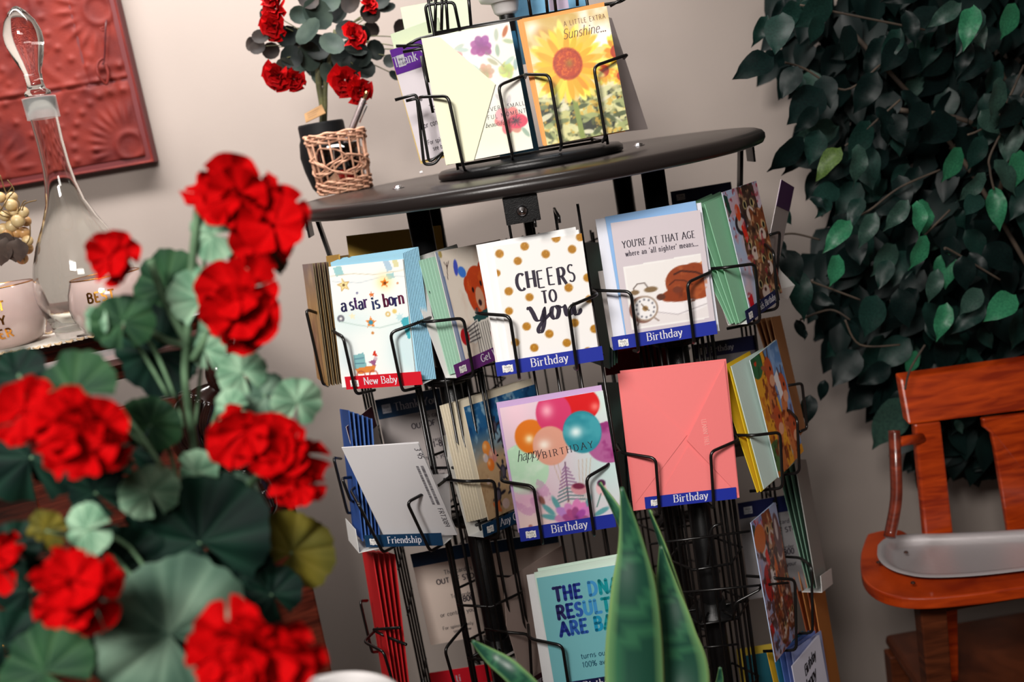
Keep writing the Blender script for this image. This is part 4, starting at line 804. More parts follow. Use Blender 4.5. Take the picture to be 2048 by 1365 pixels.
fr = pocket((1574, 1297), (1618, 1252), 1.268, 1.36, 6, xl=.1, xr=.85, hl=.09)                              # animals
f, w, h = sheet_frame(fr, (1502, 1046), (1569, 990), (1574, 1296), 0)
w = min(w, .112); card(f, w, h, art_animals(w, h), 'dark card crowded with horses and cats, leaning at lower right', (176, 192, 220))
fr = frame((1640, 1180), (1659, 1165), 1.38, 1.47, 4)
for i in range(4): envelope(fr, -.0, .002, .115, .19, -.004-i*.004, -.012-i*.009, (88, 124, 104) if i else (150, 150, 146), ('grey green envelope right of the horses and cats card, '+ORDW[i]) if i else 'grey board in front of green envelopes at the right edge', 'green envelopes at the right edge of row three' if i else None)
b = MB(); t2 = thing('pocket_divider', 'white divider fold under the grey green envelopes at right', 'divider', fr.P(0, 0, 0)); b.slab([fr.P(-.004, -.004, .003), fr.P(.118, -.004, .003), fr.P(.118, .02, .004), fr.P(-.004, .02, .004)], fr.n, .0005); b.slab([fr.P(-.004, -.004, .003), fr.P(.118, -.004, .003), fr.P(.118, -.002, -.026), fr.P(-.004, -.002, -.026)], fr.v*-1, .0005); part('folded_base', b, mat('divider_white', (236, 236, 234), .6), t2)
fr = frame((1668, 1405), (1688, 1385), 1.38, 1.47, 4)
for i in range(4): envelope(fr, -.0, .002, .115, .21, -.004-i*.004, -.014-i*.009, (190, 92, 36) if i % 2 else (206, 130, 60), 'orange brown envelope in the lowest bundle at right, '+ORDW[i], 'orange envelopes lowest at the right')
fr = pocket((1632, 1560), (1690, 1500), 1.268, 1.36, 6, sides='')                                         # lowest birthday card
f, w, h = sheet_frame(fr, (1587, 1350), (1643, 1284), (1632, 1560), 0); w = .11; h = .17
t = card(f, w, h, Cv(w, h, (206, 204, 220)), 'pale card with black Happy Birthday script, lowest at right', (206, 204, 220))
b = MB(); text(b, f, 'Happy', w*.45, h*.7, h*.1, .2, .07, False, slant=.25, rot=10, n=.0007, col=(26, 26, 34), align='c', sp=.0); text(b, f, 'Birthday', w*.55, h*.84, h*.085, .2, .07, False, slant=.25, rot=10, n=.0007, col=(26, 26, 34), align='c', sp=.0, wx=.85); part('printed_words', b, INK, t)
for i, (cc, nm) in enumerate((((150, 160, 206), 'lavender'), ((112, 130, 196), 'periwinkle'), ((84, 116, 190), 'blue'), ((36, 116, 150), 'teal'), ((226, 176, 40), 'yellow'))):
    envelope(fr, -.002*i, .004, .115, h*1.02, -.006-i*.005, -.012-i*.0085, cc, nm+' envelope behind the lowest birthday card at right')
# bare wires of the empty pocket on the right tower
b = MB()
for (a, c) in (((1300, 1089), (1500, 1063)), ((1352, 1187), (1577, 1166)), ((1396, 1297), (1478, 1289))): b.tube([P(*a, 1.262), P(*c, 1.262)], .0016, 7)
part('pocket_rail', b, WIRE, rack, True)
for pts in ([(1465, 1240), (1470, 1206), (1520, 1180), (1523, 1168)], [(1415, 1130), (1420, 1068), (1426, 1052), (1445, 1048)]): b = MB(); b.tube(fillet([P(*p, 1.275) for p in pts], .006), .0018, 7); part('pocket_wire', b, WIRE, rack, True)
# reorder boards of the pockets at the back, seen through the rack; greyer ones have shade in their colour
L1 = [('This card is', .62, .72, .007, 0), ('OUT OF STOCK', .62, .63, .008, 1), ('To reorder', .6, .46, .006, 0), ('1-800', .64, .4, .009, 1), ('or contact your', .5, .28, .007, 0), ('For spinner only', .45, .14, .0055, 0), ('see below', .5, .09, .0055, 0)]
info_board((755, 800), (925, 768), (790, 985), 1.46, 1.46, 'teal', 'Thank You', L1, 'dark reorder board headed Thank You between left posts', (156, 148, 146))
info_board((826, 1108), (960, 1082), (862, 1292), 1.44, 1.44, 'teal', '', L1, 'reorder board in the empty lower left pocket', (214, 196, 184), .022, mark=False)
info_board((975, 1085), (1110, 1062), (1010, 1270), 1.50, 1.50, 'teal', '', [('representative', .5, .4, .007, 1), ('STOCK', .4, .6, .007, 1)], 'reorder board behind the taupe envelope, right of the lower left one', (206, 190, 180), .02, mark=False)
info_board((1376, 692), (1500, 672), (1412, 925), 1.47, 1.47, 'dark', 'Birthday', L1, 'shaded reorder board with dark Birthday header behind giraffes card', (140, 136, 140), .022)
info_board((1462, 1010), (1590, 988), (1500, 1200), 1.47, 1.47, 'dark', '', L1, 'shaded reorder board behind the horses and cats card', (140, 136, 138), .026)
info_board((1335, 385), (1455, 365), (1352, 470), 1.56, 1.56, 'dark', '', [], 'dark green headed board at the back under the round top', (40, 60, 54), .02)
fg = frame((705, 560), (893, 535), 1.44, 1.50, 5); envelope(fg, 0, 0, fg.w, .062, 0, 0, (226, 182, 84), 'wide golden envelope behind the left front post, above star card')
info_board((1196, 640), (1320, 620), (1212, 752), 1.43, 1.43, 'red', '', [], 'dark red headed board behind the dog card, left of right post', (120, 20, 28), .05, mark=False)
info_board((866, 1346), (985, 1327), (880, 1460), 1.45, 1.45, 'red', 'ti', [], 'red headed board low between the left posts, at bottom edge', (150, 140, 136), .03, mark=False)
t = thing('greeting_card', 'teal and yellow card low in the shade at right', 'card', P(1530, 1400, 1.42)); fr = frame((1495, 1460), (1620, 1440), 1.42, 1.42, 6); b = MB(); b.slab([fr.P(0, 0, 0), fr.P(.09, 0, 0), fr.P(.09, .13, 0), fr.P(0, .13, 0)], fr.n, .001); part('yellow_envelope', b, mat('paper_mustard', (196, 170, 60), .6), t)
b = MB(); b.slab([fr.P(.008, 0, .001), fr.P(.09, 0, .001), fr.P(.09, .118, .001), fr.P(.008, .118, .001)], fr.n, .001); part('front_leaf', b, mat('paper_teal', (30, 96, 112), .5), t)
# ================================================================ small card spinner standing on the round top
SX, SY = P(1060, 318, 1.46).x, 1.46
sp = thing('tabletop_card_spinner', 'small black wire card spinner standing on the round rack top', 'card rack', (SX, SY, ZD))
b = MB(); b.lathe([(0, 0), (.128, 0), (.131, .003), (.131, .009), (.126, .013), (.06, .017), (0, .018)], (SX, SY, ZD), 64); part('base_plate', b, BLK, sp, True)
b = MB(); b.lathe([(.011, .016), (.011, .40)], (SX, SY, ZD), 20); part('shaft', b, BLK, sp, True)
q = P(978, 36, SY+.0); b = MB(); b.lathe([(.012, 0), (.0165, .004), (.0195, .017), (.033, .02), (.035, .025), (.035, .055), (.02, .058), (.0, .058)], (SX, SY, q.z+.0), 32); part('white_hub', b, mat('white_plastic', (228, 224, 224), .35), sp, True)
frA = frame((897, 330), (1072, 293), 1.345, 1.345, 8); frB = frame((1085, 292), (1266, 257), 1.325, 1.325, 8)
def loops(fr, xs, hl, nt=.014, nb=-.03, par=sp):
    for (x, xb) in xs:
        b = MB(); b.tube(fillet([fr.P(xb, hl+.012, nb), fr.P(xb, hl+.01, .002), fr.P(x, hl, nt+.008), fr.P(x, -.004, .01), fr.P(x, -.006, nb)], .008, 4), .0021, 7); part('pocket_wire', b, WIRE, par, True)
wA, wB = frA.w, frB.w
loops(frA, [(wA*.16, -wA*.16), (wA*.72, wA*1.05)], .082); loops(frB, [(wB*.2, -wB*.05), (wB*.68, wB*1.08)], .082)
b = MB()
for pts in ([(806, 96), (835, 78), (945, 52), (1240, 4), (1262, -10)], [(792, 92), (845, 90), (858, 165)], [(806, 104), (850, 96), (945, 68)]): b.tube(fillet([P(*p, 1.375) for p in pts], .006), .0021, 7)
for pts in ([(860, 66), (850, 10), (908, 4), (920, 62)], [(870, 64), (872, -30)], [(883, 60), (885, -30)], [(896, 60), (890, -30)], [(942, 52), (935, -30)], [(1062, 32), (1053, -30)], [(1095, 26), (1090, -30)], [(1112, 24), (1106, -30)], [(1155, 12), (1152, -30)], [(1220, 12), (1245, -2), (1190, -30)]): b.tube(fillet([P(*p, 1.37) for p in pts], .006), .0021, 7)
part('wire_frame', b, WIRE, sp, True)
for side in ([(790, 200), (833, 188), (848, 330), (870, 328), (890, 300)], [(812, 202), (836, 196), (858, 325), (886, 305)], [(842, 112), (866, 226)]):
    b = MB(); b.tube(fillet([P(*p, 1.39) for p in side], .006), .0021, 7); part('pocket_wire', b, WIRE, sp, True)
b = MB()
for x in (-.05, .05): b.tube([V3((SX+x*2, SY-.09+abs(x)*.0, ZD+.014)), V3((SX+x*2, SY-.09, ZD+.36))], .002, 7); b.tube([V3((SX+x*2, SY+.09, ZD+.014)), V3((SX+x*2, SY+.09, ZD+.36))], .002, 7)
for z in (.02, .19, .34): b.tube([V3((SX-.1, SY-.09, ZD+z)), V3((SX+.1, SY-.09, ZD+z)), V3((SX+.1, SY+.09, ZD+z)), V3((SX-.1, SY+.09, ZD+z))], .002, 7, True)
part('inner_wire_cage', b, WIRE, sp, True)
# floral card with its cream envelope
f, w, h = sheet_frame(frA, (852, 76), (1018.5, 43.6), (905, 328), 0)
t = card(f, w, h, art_floral(w, h), 'watercolour flower card half behind a cream envelope flap', (240, 236, 222))
b = MB(); text(b, f, 'EVERY SMALL', w*.545, h*.345, h*.032, .12, .1, False, rot=0, n=.0006, col=(44, 36, 60), sp=.22); text(b, f, 'FUL MOMENT', w*.535, h*.285, h*.032, .12, .1, False, n=.0006, col=(44, 36, 60), sp=.28); text(b, f, 'beautiful life.', w*.49, h*.225, h*.036, .13, .05, False, slant=.35, n=.0006, col=(30, 26, 44), sp=.1); part('printed_words', b, INK, t)
t = thing('envelope', 'pale cream envelope with pointed flap over the flower card', 'envelope', f.P(0, 0, .002)); m = mat('envelope_paper_cream', (238, 238, 206), .6)
b = MB(); b.prism([f.P(-.006, 0.0, .0022), f.P(w*.28, -.001, .0022), f.P(w*.7, h*.545, .0030), f.P(w*.16, h*.985, .0022), f.P(-.006, h*1.0, .0022)], f.n*.0006); part('pointed_flap', b, m, t)
b = MB(); b.prism([f.P(-.006, 0, -.0035), f.P(w*.97, 0.004, -.0035), f.P(w*.97, h*1.015, -.0035), f.P(-.006, h*1.0, -.0035)], f.n*-.0008); part('pocket_sheet', b, m, t)
# sunflower card with orange envelopes
f, w, h = sheet_frame(frB, (1048, 44), (1213, 12), (1094, 291), 0)
t = card(f, w, h, art_sun(w, h), 'sunflower photo card reading A LITTLE EXTRA Sunshine', (240, 226, 190))
b = MB(); text(b, f, 'A LITTLE EXTRA', w*.46, h*.905, h*.038, .1, .09, False, n=.0006, col=(120, 70, 56), sp=.3, wx=.72); text(b, f, 'Sunshine...', w*.42, h*.805, h*.078, .075, .045, False, slant=.25, n=.0006, col=(90, 44, 44), sp=.06, wx=.86); part('printed_words', b, INK, t)
stack(frB, [((1034+5*(2-i), 37+i*2), (1208, 8-i*2), (1082+3*(2-i), 292)) for i in range(3)], (232, 160, 84), 'orange envelope standing behind the sunflower card', 'orange envelopes behind the sunflower card', -.003, .0028)
# other pockets of the small spinner
Lt = [('To reorder', .72, .4, .0075, 0), ('or contact your', .62, .27, .0075, 0), ('For spinner only', .56, .12, .0062, 0), ('see below', .5, .06, .0062, 0)]
t, fq, wq, hq = info_board((795, 97), (890, 72), (842, 322), 1.46, 1.415, 'purple', 'Thank You', Lt, 'white reorder board with purple header, left of the cream envelope', (226, 218, 224), .034, -3)
envelope(fq, -.005, -.004, wq, hq*1.02, -.004, -.006, (214, 184, 110), 'tan envelope edge left of the purple headed board'); envelope(fq, -.002, .012, wq, hq*1.06, -.008, -.014, (214, 228, 196), 'pale green envelope behind the purple headed board')
fr = frame((1225, 266), (1296, 258), 1.37, 1.45, 12); t = thing('reorder_board', 'grey board leaning right of the sunflower card', 'board', fr.P(0, 0, 0)); b = MB(); b.slab([fr.P(0, 0, 0), fr.P(fr.w, 0, 0), fr.P(fr.w*.95, .16, 0), fr.P(0, .17, 0)], fr.n, .0007); part('board_sheet', b, mat('reorder_board_grey', (170, 158, 156), .6), t)
for (tl, tr, bl, Y, cc, nm) in (((1010, 20), (1160, -20), (1040, 130), 1.5, (110, 170, 206), 'blue'), ((800, 50), (930, 30), (830, 170), 1.52, (206, 220, 190), 'sage')):
    fr = frame(bl, (bl[0]+tr[0]-tl[0], bl[1]-24), Y, Y, 6); envelope(fr, 0, 0, fr.w, .11, 0, 0, cc, nm+' envelope on the back side of the small spinner')
fr = frame((1100, 22), (1138, 16), 1.40, 1.40, 0); envelope(fr, 0, 0, fr.w, .06, 0, .0, (196, 180, 206), 'lilac envelope in the small spinner pocket above sunflower card')
fr = frame((1010, 330), (1075, 318), 1.40, 1.42, 4); envelope(fr, .0, .005, .06, .17, -.01, -.014, (40, 96, 130), 'dark blue envelope between flower card and sunflower card')

# ================================================================ wicker pencil cup, pen, red ball, potted tree on the round top
Wb = Pz(692, 384, ZD); WX, WY = Wb.x, Wb.y; SCL = WY/2050
wk = thing('wicker_cup', 'open wicker cup with glass liner on the round rack top', 'pencil holder', (WX, WY, ZD))
WM = mat('wicker', (206, 160, 132), .6, col2=(160, 112, 88), scale=90); RW = .041; HW = .093; rwt = .0465
rad = lambda z: RW+(rwt-RW)*z/HW
def ring(z, phase, amp, r=.0018, a0=0, a1=360, zf=None, n=60):
    pts = []
    full = a1-a0 >= 360
    for i in range(n if full else n+1):
        a = R(a0+(a1-a0)*i/n); zz = z+(zf(a) if zf else 0); q = rad(zz)+amp*math.sin(a*9+phase); pts.append((WX+q*math.cos(a), WY+q*math.sin(a), ZD+zz+.0012*math.sin(a*9+phase+1.3)))
    b = MB(); b.tube(pts, r, 6, full); part('woven_strand', b, WM, wk, True)
for i in range(18):
    a = R(i*20+4); b = MB(); b.tube([(WX+rad(0)*math.cos(a), WY+rad(0)*math.sin(a), ZD+.001), (WX+rad(HW)*math.cos(a), WY+rad(HW)*math.sin(a), ZD+HW)], .0017, 6); part('stake', b, WM, wk, True)
for i in range(5): ring(.003+i*.0042, i*math.pi, .0026, .0022)
for i in range(4): ring(HW-.012+i*.0042, i*math.pi, .0028, .0022)
for k in range(3): ring(.045, k*2, .0022, .0018, zf=lambda a, k=k: .013*math.sin(a*2+k*.25+.6)+k*.002-.004)
for k in range(3): ring(.042, k*2+1, .0022, .0018, zf=lambda a, k=k: -.012*math.sin(a*2+k*.3)+k*.002)
ring(.055, .4, .0024, .0015, zf=lambda a: .018*math.sin(a*2-.9))
GL = mat('clear_glass', (250, 252, 250), .02, trans=1, ior=1.45)
b = MB(); b.lathe([(.034, .008), (.037, .076), (.0355, .076), (.0327, .0105), (0, .0105), (0, .008)], (WX, WY, ZD), 28); part('glass_liner', b, GL, wk, True)
b = MB(); b.lathe([(0, .0), (RW-.002, .0), (RW-.002, .004), (0, .004)], (WX, WY, ZD+.001), 24); part('woven_base', b, WM, wk)
b = MB(); b.ball((WX+.008, WY-.004, ZD+.0295), .0185, n=24, m=16)
solo('red_bauble', b, mat('red_glitter', (206, 14, 20), .2, .6, bump=.5, bscale=1500), 'red glitter ball inside the wicker cup', 'bauble', (WX+.008, WY-.004, ZD+.0295), smooth=True)
pe = thing('ballpoint_pen', 'silver ballpoint pen leaning in the wicker cup', 'pen', (WX, WY, ZD+.02))
p0 = P(700, 268, WY); p1 = P(727, 200, WY); d = (p1-p0).normalized(); p0 = p1-d*.105
PN = mat('pen_silver', (120, 108, 108), .25, .9, bump=.4, bscale=900)
b = MB(); b.lathe([(.001, 0), (.0045, .012), (.0052, .03), (.0052, .105), (.0042, .107)], p0, 14, d); part('barrel', b, PN, pe, True)
b = MB(); b.lathe([(.0028, .107), (.0028, .118), (.002, .12), (0, .12)], p0, 12, d); part('push_button', b, mat('brass_tip', (206, 170, 120), .25, 1), pe, True)
s = d.cross(V3((0, 1, 0))).normalized()*-1; b = MB(); b.tube([p0+d*.1-s*-.006, p0+d*.098+s*.0085, p0+d*.07+s*.0075], .0012, 6); part('clip', b, CHR, pe, True)
# dark pot with a little round-leaved tree and red carnations
Vb = V3((P(668, 380, WY+.065).x, WY+.065, ZD)); VM = mat('matte_black_ceramic', (19, 20, 22), .6, spec=.2)
vz = lambda py: P(655, py, Vb.y).z-ZD
tr = thing('potted_tree', 'small potted tree with grey green leaves and red flowers', 'potted plant', Vb)
HV = vz(243); b = MB(); b.lathe([(0, 0), (.026, 0), (.034, HV*.1), (.041, HV*.35), (.044, HV*.55), (.041, HV*.74), (.038, HV*.8), (.038, HV*.97), (.0365, HV), (.033, HV), (.033, HV-.012), (0, HV-.012)], Vb, 36); part('pot', b, VM, tr, True)
tg = P(632, 234, Vb.y-.035); fr = Frame(tg+V3((-.018, 0, -.006)), (1, -.05, .28), (0, .6, .8)); b = MB(); b.slab([fr.P(0, 0), fr.P(.036, 0), fr.P(.034, .02), fr.P(.002, .018)], fr.n, .0012); ta = part('paper_tag', b, mat('kraft_tag', (176, 136, 92), .8), tr)
b = MB()
for i in range(3): text(b, fr, 'With love'[i*3:i*3+3], .008, .0125-i*.0045, .003, .1, .08, False, n=.001, col=(90, 62, 40)) if False else b.quad(fr.P(.006, .0135-i*.004, .0008), fr.P(.028-i*.003, .0135-i*.004, .0008), fr.P(.028-i*.003, .0142-i*.004, .0008), fr.P(.006, .0142-i*.004, .0008), (110, 78, 52))
part('tag_print', b, INK, ta)
STM = mat('tree_stem', (96, 96, 58), .7, col2=(60, 60, 40), scale=60)
base = Vb+V3((0, 0, HV-.012)); crown = P(655, 60, Vb.y)
b = MB(); b.tube(spline([base, P(645, 215, Vb.y), P(637, 160, Vb.y), P(640, 90, Vb.y)], 5), [.0062, .0055, .005]+[.0045]*14 if False else .0052, 8); b.tube(spline([base+V3((.004, 0, 0)), P(650, 212, Vb.y), P(652, 160, Vb.y), P(672, 60, Vb.y)], 5), .0042, 8); part('stem', b, STM, tr, True)
def round_leaf(r, cup=.2, n=12, pt=0):
    vs = [V3((0, 0, 0))]; fs = []
    for k, q in ((1, .5), (2, 1.)):
        for j in range(n):
            a = 2*math.pi*j/n; x = r+r*q*math.cos(a)*1.05+ (pt*r if (q == 1 and j == 0) else 0); y = r*q*math.sin(a)*.92; vs.append(V3((x, y, cup*r*(q*q))))
    vs[0] = V3((r, 0, -.05*r))
    for j in range(n): fs.append((0, 1+j, 1+(j+1) % n)); fs.append((1+j, 1+n+j, 1+n+(j+1) % n, 1+(j+1) % n))
    return MB().add(vs, fs)
EUC = [mat('eucalyptus_dark', (28, 34, 31), .5, col2=(20, 26, 26), scale=40, spec=.12), mat('eucalyptus_brown', (44, 36, 32), .5, col2=(30, 26, 25), scale=40, spec=.12), mat('eucalyptus_sage', (60, 72, 64), .5, col2=(42, 54, 50), scale=40, spec=.12)]
lm = round_leaf(.0155).mesh('round_leaf', smooth=True); lm.materials.append(EUC[0])
def aim(o, dirv, nrm, s=1):
    x = V3(dirv).normalized(); z = V3(nrm); z = (z-x*z.dot(x)).normalized() if (z-x*z.dot(x)).length > 1e-4 else x.orthogonal().normalized(); y = z.cross(x)
    m = M4((x*s, y*s, z*s)).transposed().to_4x4(); m.translation = o; return m
random.seed(21)
EL = [(560, 60, 180, .8, 0), (520, 95, 170, .8, 1), (502, 85, 260, .7, 1), (545, 100, 190, .9, 1), (585, 110, 230, 1.2, 0), (605, 30, 160, 1.0, 2), (640, 35, 120, 1.6, 2), (625, 60, 200, 1.5, 2), (700, 10, 40, 1.1, 1), (735, 25, 30, .9, 1), (770, 18, -20, .9, 0), (760, 5, 30, 1, 0), (738, 30, -10, .9, 1), (740, 55, -60, .8, 1), (690, 60, -40, 1.2, 0), (660, 85, -70, 1.3, 2), (805, 62, 90, .9, 1), (815, 110, -80, .8, 1), (778, 120, -80, .7, 0), (750, 95, -80, 1.0, 0), (722, 135, -40, 1.1, 0), (786, 150, -60, .6, 0), (615, 105, -100, 1.4, 2), (590, 130, -110, 1.3, 2), (630, 120, -80, 1.5, 0), (660, 120, -60, 1.3, 2), (685, 110, -70, 1.4, 0), (705, 95, -50, 1.2, 0), (640, 145, -85, 1.1, 2), (655, 140, -90, 1.0, 2), (600, 75, 200, 1.2, 0), (580, 70, 190, 1.1, 0), (715, 70, 0, 1.1, 0), (680, 30, 60, 1.3, 0), (660, 5, 90, 1.3, 2), (620, 5, 110, 1.1, 1), (720, 115, -20, 1.1, 0), (570, 130, -130, 1.0, 2), (600, 90, 170, 1.2, 1), (700, 130, -60, 1.1, 0), (635, 90, -100, 1.4, 0), (540, 30, 150, .8, 1), (525, 75, 150, .8, 1), (800, 85, 20, .7, 1)]
twigs = MB()
for (x, y, a, s, k) in EL:
    p = P(x, y, Vb.y+random.uniform(-.055, .03)); d = V3((math.cos(R(a+10)), random.uniform(-.5, .3), math.sin(R(a+10)))); nn = V3((random.uniform(-.6, .6), -1, random.uniform(-.3, .9)))
    inst('round_leaf', lm, tr, aim(p-d.normalized()*.012*s, d, nn, s*1.05), EUC[k])
    if abs(x-650) > 60: twigs.tube(spline([P(650, 100, Vb.y), P((x+650)/2, (y+85)/2, Vb.y), p-d.normalized()*.012*s], 4), .0009, 5)
part('twigs', twigs, STM, tr, True)
RED = mat('red_silk', (196, 3, 8), .75, col2=(140, 0, 4), scale=30, spec=.15)
def ruffle_head(r, n=16, seed=0):
    """a double carnation-like head: ruffled petals round a centre, axis +z"""
    rnd = random.Random(seed); m = MB()
    for i in range(n):
        a = i*2.4+rnd.uniform(-.2, .2); ring_ = i/n; tilt = R(75-65*ring_); L = r*(.55+.45*ring_); wd = L*.62; vs = []
        for u in range(4):
            for v in range(-2, 3):
                t = u/3; q = v/2; rr = L*(.12+.88*t); yy = q*wd*(.25+.75*t); zz = .12*L*math.sin(q*5+i)*t-.1*L*q*q+ (.12*L*math.sin(q*9+i*2) if u == 3 else 0)*.6
                rr -= .12*L*q*q*t
                x = rr*math.cos(tilt)-zz*math.sin(tilt); z = rr*math.sin(tilt)*.9+zz*math.cos(tilt); vs.append(V3((x*math.cos(a)-yy*math.sin(a), x*math.sin(a)+yy*math.cos(a), z)))
        m.add(vs, [(u*5+v, u*5+v+1, u*5+v+6, u*5+v+5) for u in range(3) for v in range(4)])
    return m
for i, (x, y, s, d) in enumerate([(552, 18, 1, (-.5, -1, .2)), (548, 52, .95, (-.4, -1, -.3)), (556, 150, 1.05, (-.5, -1, -.3)), (588, 158, .8, (.2, -1, -.5)), (690, 160, 1.1, (.0, -1, -.2)), (718, 180, .95, (.5, -1, -.4)), (706, 72, .9, (.5, -.6, .2)), (735, 8, .7, (.6, -.6, .3)), (545, -12, .9, (-.5, -1, .5))]):
    p = P(x, y, Vb.y-.05); fh = ruffle_head(.0265, 17, i).mesh('carnation', smooth=True); fh.materials.append(RED)
    d = V3(d); inst('carnation', fh, tr, aim(p, d.orthogonal(), d, s))
# ================================================================ left: sideboard, decanter, glasses, wall panel, grapes
DW = mat('dark_mahogany', (74, 30, 20), .3, kind='wood', col2=(34, 13, 9), coat=.4)
YF = 1.42; zt = P(130, 684, YF).z; A0 = Pz(0, 712, zt); A1 = Pz(262, 655, zt)
U = (A1-A0).normalized(); BK = V3((-U.y, U.x, 0)); Z = V3((0, 0, 1)); E0 = A0-U*.55; E1 = Pz(452, 612, zt)
LEN = (E1-E0).dot(U)
sb = thing('sideboard', 'dark carved wooden sideboard with moulded top at left', 'sideboard', E0+V3((0, 0, -zt)))
def prof(name, pts, m=DW, bevel=0, a=0, l=None):
    b = MB(); b.prism([E0+U*a+BK*y+Z*z for (y, z) in pts], U*((l or LEN)-a)); return part(name, b, m, sb, bevel=bevel)
prof('top_board', [(0, 0), (.40, 0), (.40, -.012), (.004, -.012), (-.003, -.008), (-.004, -.003)])
prof('upper_moulding', [(.006, -.012), (.40, -.012), (.40, -.042), (.014, -.042), (.018, -.026), (.012, -.02)], mat('red_mahogany', (104, 44, 30), .3, kind='wood', col2=(56, 20, 14), coat=.4))
prof('lower_moulding', [(.01, -.042), (.40, -.042), (.40, -.075), (.03, -.075), (.026, -.062), (.014, -.056), (.006, -.05)])
b = MB(); o = E0+U*0+BK*.06+Z*-.075; b.prism([o, o+U*(LEN-.3), o+U*(LEN-.3)+BK*.3, o+BK*.3], Z*-(zt-.075-.06)); part('carcass', b, DW, sb, bevel=.004)
for i in range(2):
    o = E0+U*(.12+.42*i)+BK*.052+Z*-.12; b = MB(); b.prism([o, o+U*.36, o+U*.36+Z*-.62, o+Z*-.62], BK*.012)
    dp = part('door', b, mat('red_mahogany', (104, 44, 30), .3), sb, bevel=.004); b = MB(); b.ball(o+U*(.33 if i == 0 else .03)+Z*-.3-BK*.008, .011); part('knob', b, mat('brass', (170, 120, 50), .3, 1), dp, True)
b = MB(); o = E0+BK*.04+Z*(-zt+.06); b.prism([o, o+U*(LEN-.3), o+U*(LEN-.3)+BK*.34, o+BK*.34], Z*-.06); part('plinth', b, DW, sb, bevel=.004)
# carved figure at the front corner
CW = mat('carved_dark_wood', (40, 20, 16), .2, coat=.6, col2=(22, 11, 9), scale=30)
q = lambda x, y, d=0: P(x, y, 1.45+d)
hd = q(440, 748); b = MB(); b.ball(hd, .021, .021, .028, 20, 14); b.ball(q(452, 732), .022, .02, .016, 16, 10); b.ball(q(430, 722), .017, .018, .016, 14, 9)
b.tube(spline([q(425, 714), q(452, 714), q(468, 728), q(466, 742)], 5), .006, 8); b.tube(spline([q(418, 722), q(442, 722), q(462, 738)], 5), .005, 8)
b.lathe([(.0, 0), (.005, .002), (.004, .008), (0, .012)], q(464, 760), 8, (1, 0, .1)); b.ball(q(458, 772), .007, .008, .005); b.ball(q(452, 783), .009); b.ball(q(450, 757, -.018), .004)
part('carved_head', b, CW, sb, True)
b = MB(); b.tube(spline([q(436, 775), q(415, 800), q(392, 835), q(385, 880), q(410, 915), q(455, 935), q(480, 930)], 6), [.012, .013, .015, .018, .021, .024, .026, .028, .03, .032, .033, .034, .035, .035, .035, .034, .033, .032, .031, .03, .029, .028, .027, .026, .025, .025, .024, .023, .023, .022, .021, .02, .019, .018, .016, .014, .01][:37], 14); part('carved_torso', b, CW, sb, True)
for pts, r in (([(386, 790), (372, 830), (380, 880), (398, 915)], .007), ([(398, 800), (390, 840), (396, 885), (415, 905)], .0065), ([(420, 805), (410, 850), (422, 895)], .006), ([(365, 830), (352, 850), (358, 885), (372, 905)], .006), ([(450, 885), (480, 905), (490, 935)], .008), ([(465, 880), (488, 895), (496, 925)], .007), ([(440, 945), (470, 960), (494, 955)], .008)):
    b = MB(); b.tube(spline([q(x, y, -.03) for x, y in pts], 5), r, 8); part('drapery_fold', b, CW, sb, True)
b = MB(); b.tube(spline([q(470, 920), q(505, 950), q(525, 985), q(533, 1010), q(515, 1040), q(470, 1090)], 6), [.022]*8+[.018]*8+[.016]*8+[.02]*7, 12); part('scroll_leg', b, CW, sb, True)
b = MB(); b.tube(spline([q(524, 985, -.018), q(534, 998, -.018), q(540, 1015, -.018)], 5), .007, 8); part('scroll_ridge', b, CW, sb, True)
b = MB(); b.tube([q(470, 1080), q(480, 1500)], .03, 12); part('corner_post', b, CW, sb, True)
# decanter
Dc = Pz(197, 664, zt); dcn = thing('decanter', 'tall clear glass decanter with stopper on the sideboard', 'decanter', Dc)
s = Dc.y/1.5
pr = [(0, .0), (.052, 0), (.056, .004), (.062, .03), (.0705, .066), (.071, .09), (.064, .125), (.052, .16), (.038, .19), (.027, .22), (.0215, .25), (.019, .28), (.0182, .32), (.019, .36), (.0215, .385), (.022, .388), (.019, .389), (.0165, .36), (.0155, .32), (.0165, .28), (.019, .25), (.0245, .22), (.0355, .19), (.0495, .16), (.0615, .125), (.0682, .09), (.0678, .066), (.059, .034), (.05, .02), (0, .018)]
b = MB(); b.lathe([(r*s, h*s*.87) for r, h in pr], Dc+Z*.001, 48); part('bottle', b, GL, dcn, True)
st = [(0, .392), (.011, .392), (.0175, .392), (.0175, .398), (.0125, .402), (.0112, .412), (.0125, .43), (.02, .452), (.0255, .475), (.0255, .49), (.021, .508), (.012, .523), (.004, .531), (0, .532)]
b = MB(); b.lathe([(r*s, h*s*.87+.001) for r, h in st], Dc+Z*.001, 40); so = part('stopper', b, GL, dcn, True); b = MB(); b.lathe([(.0222*s, s*.31), (.0226*s, s*.337), (.0226*s, s*.3395), (.0218*s, s*.3395), (.0214*s, s*.31)], Dc+Z*.001, 40, closed=True); part('ground_collar', b, mat('frosted_glass', (236, 238, 236), .6, trans=.35, ior=1.1, alpha=.32), so, True)
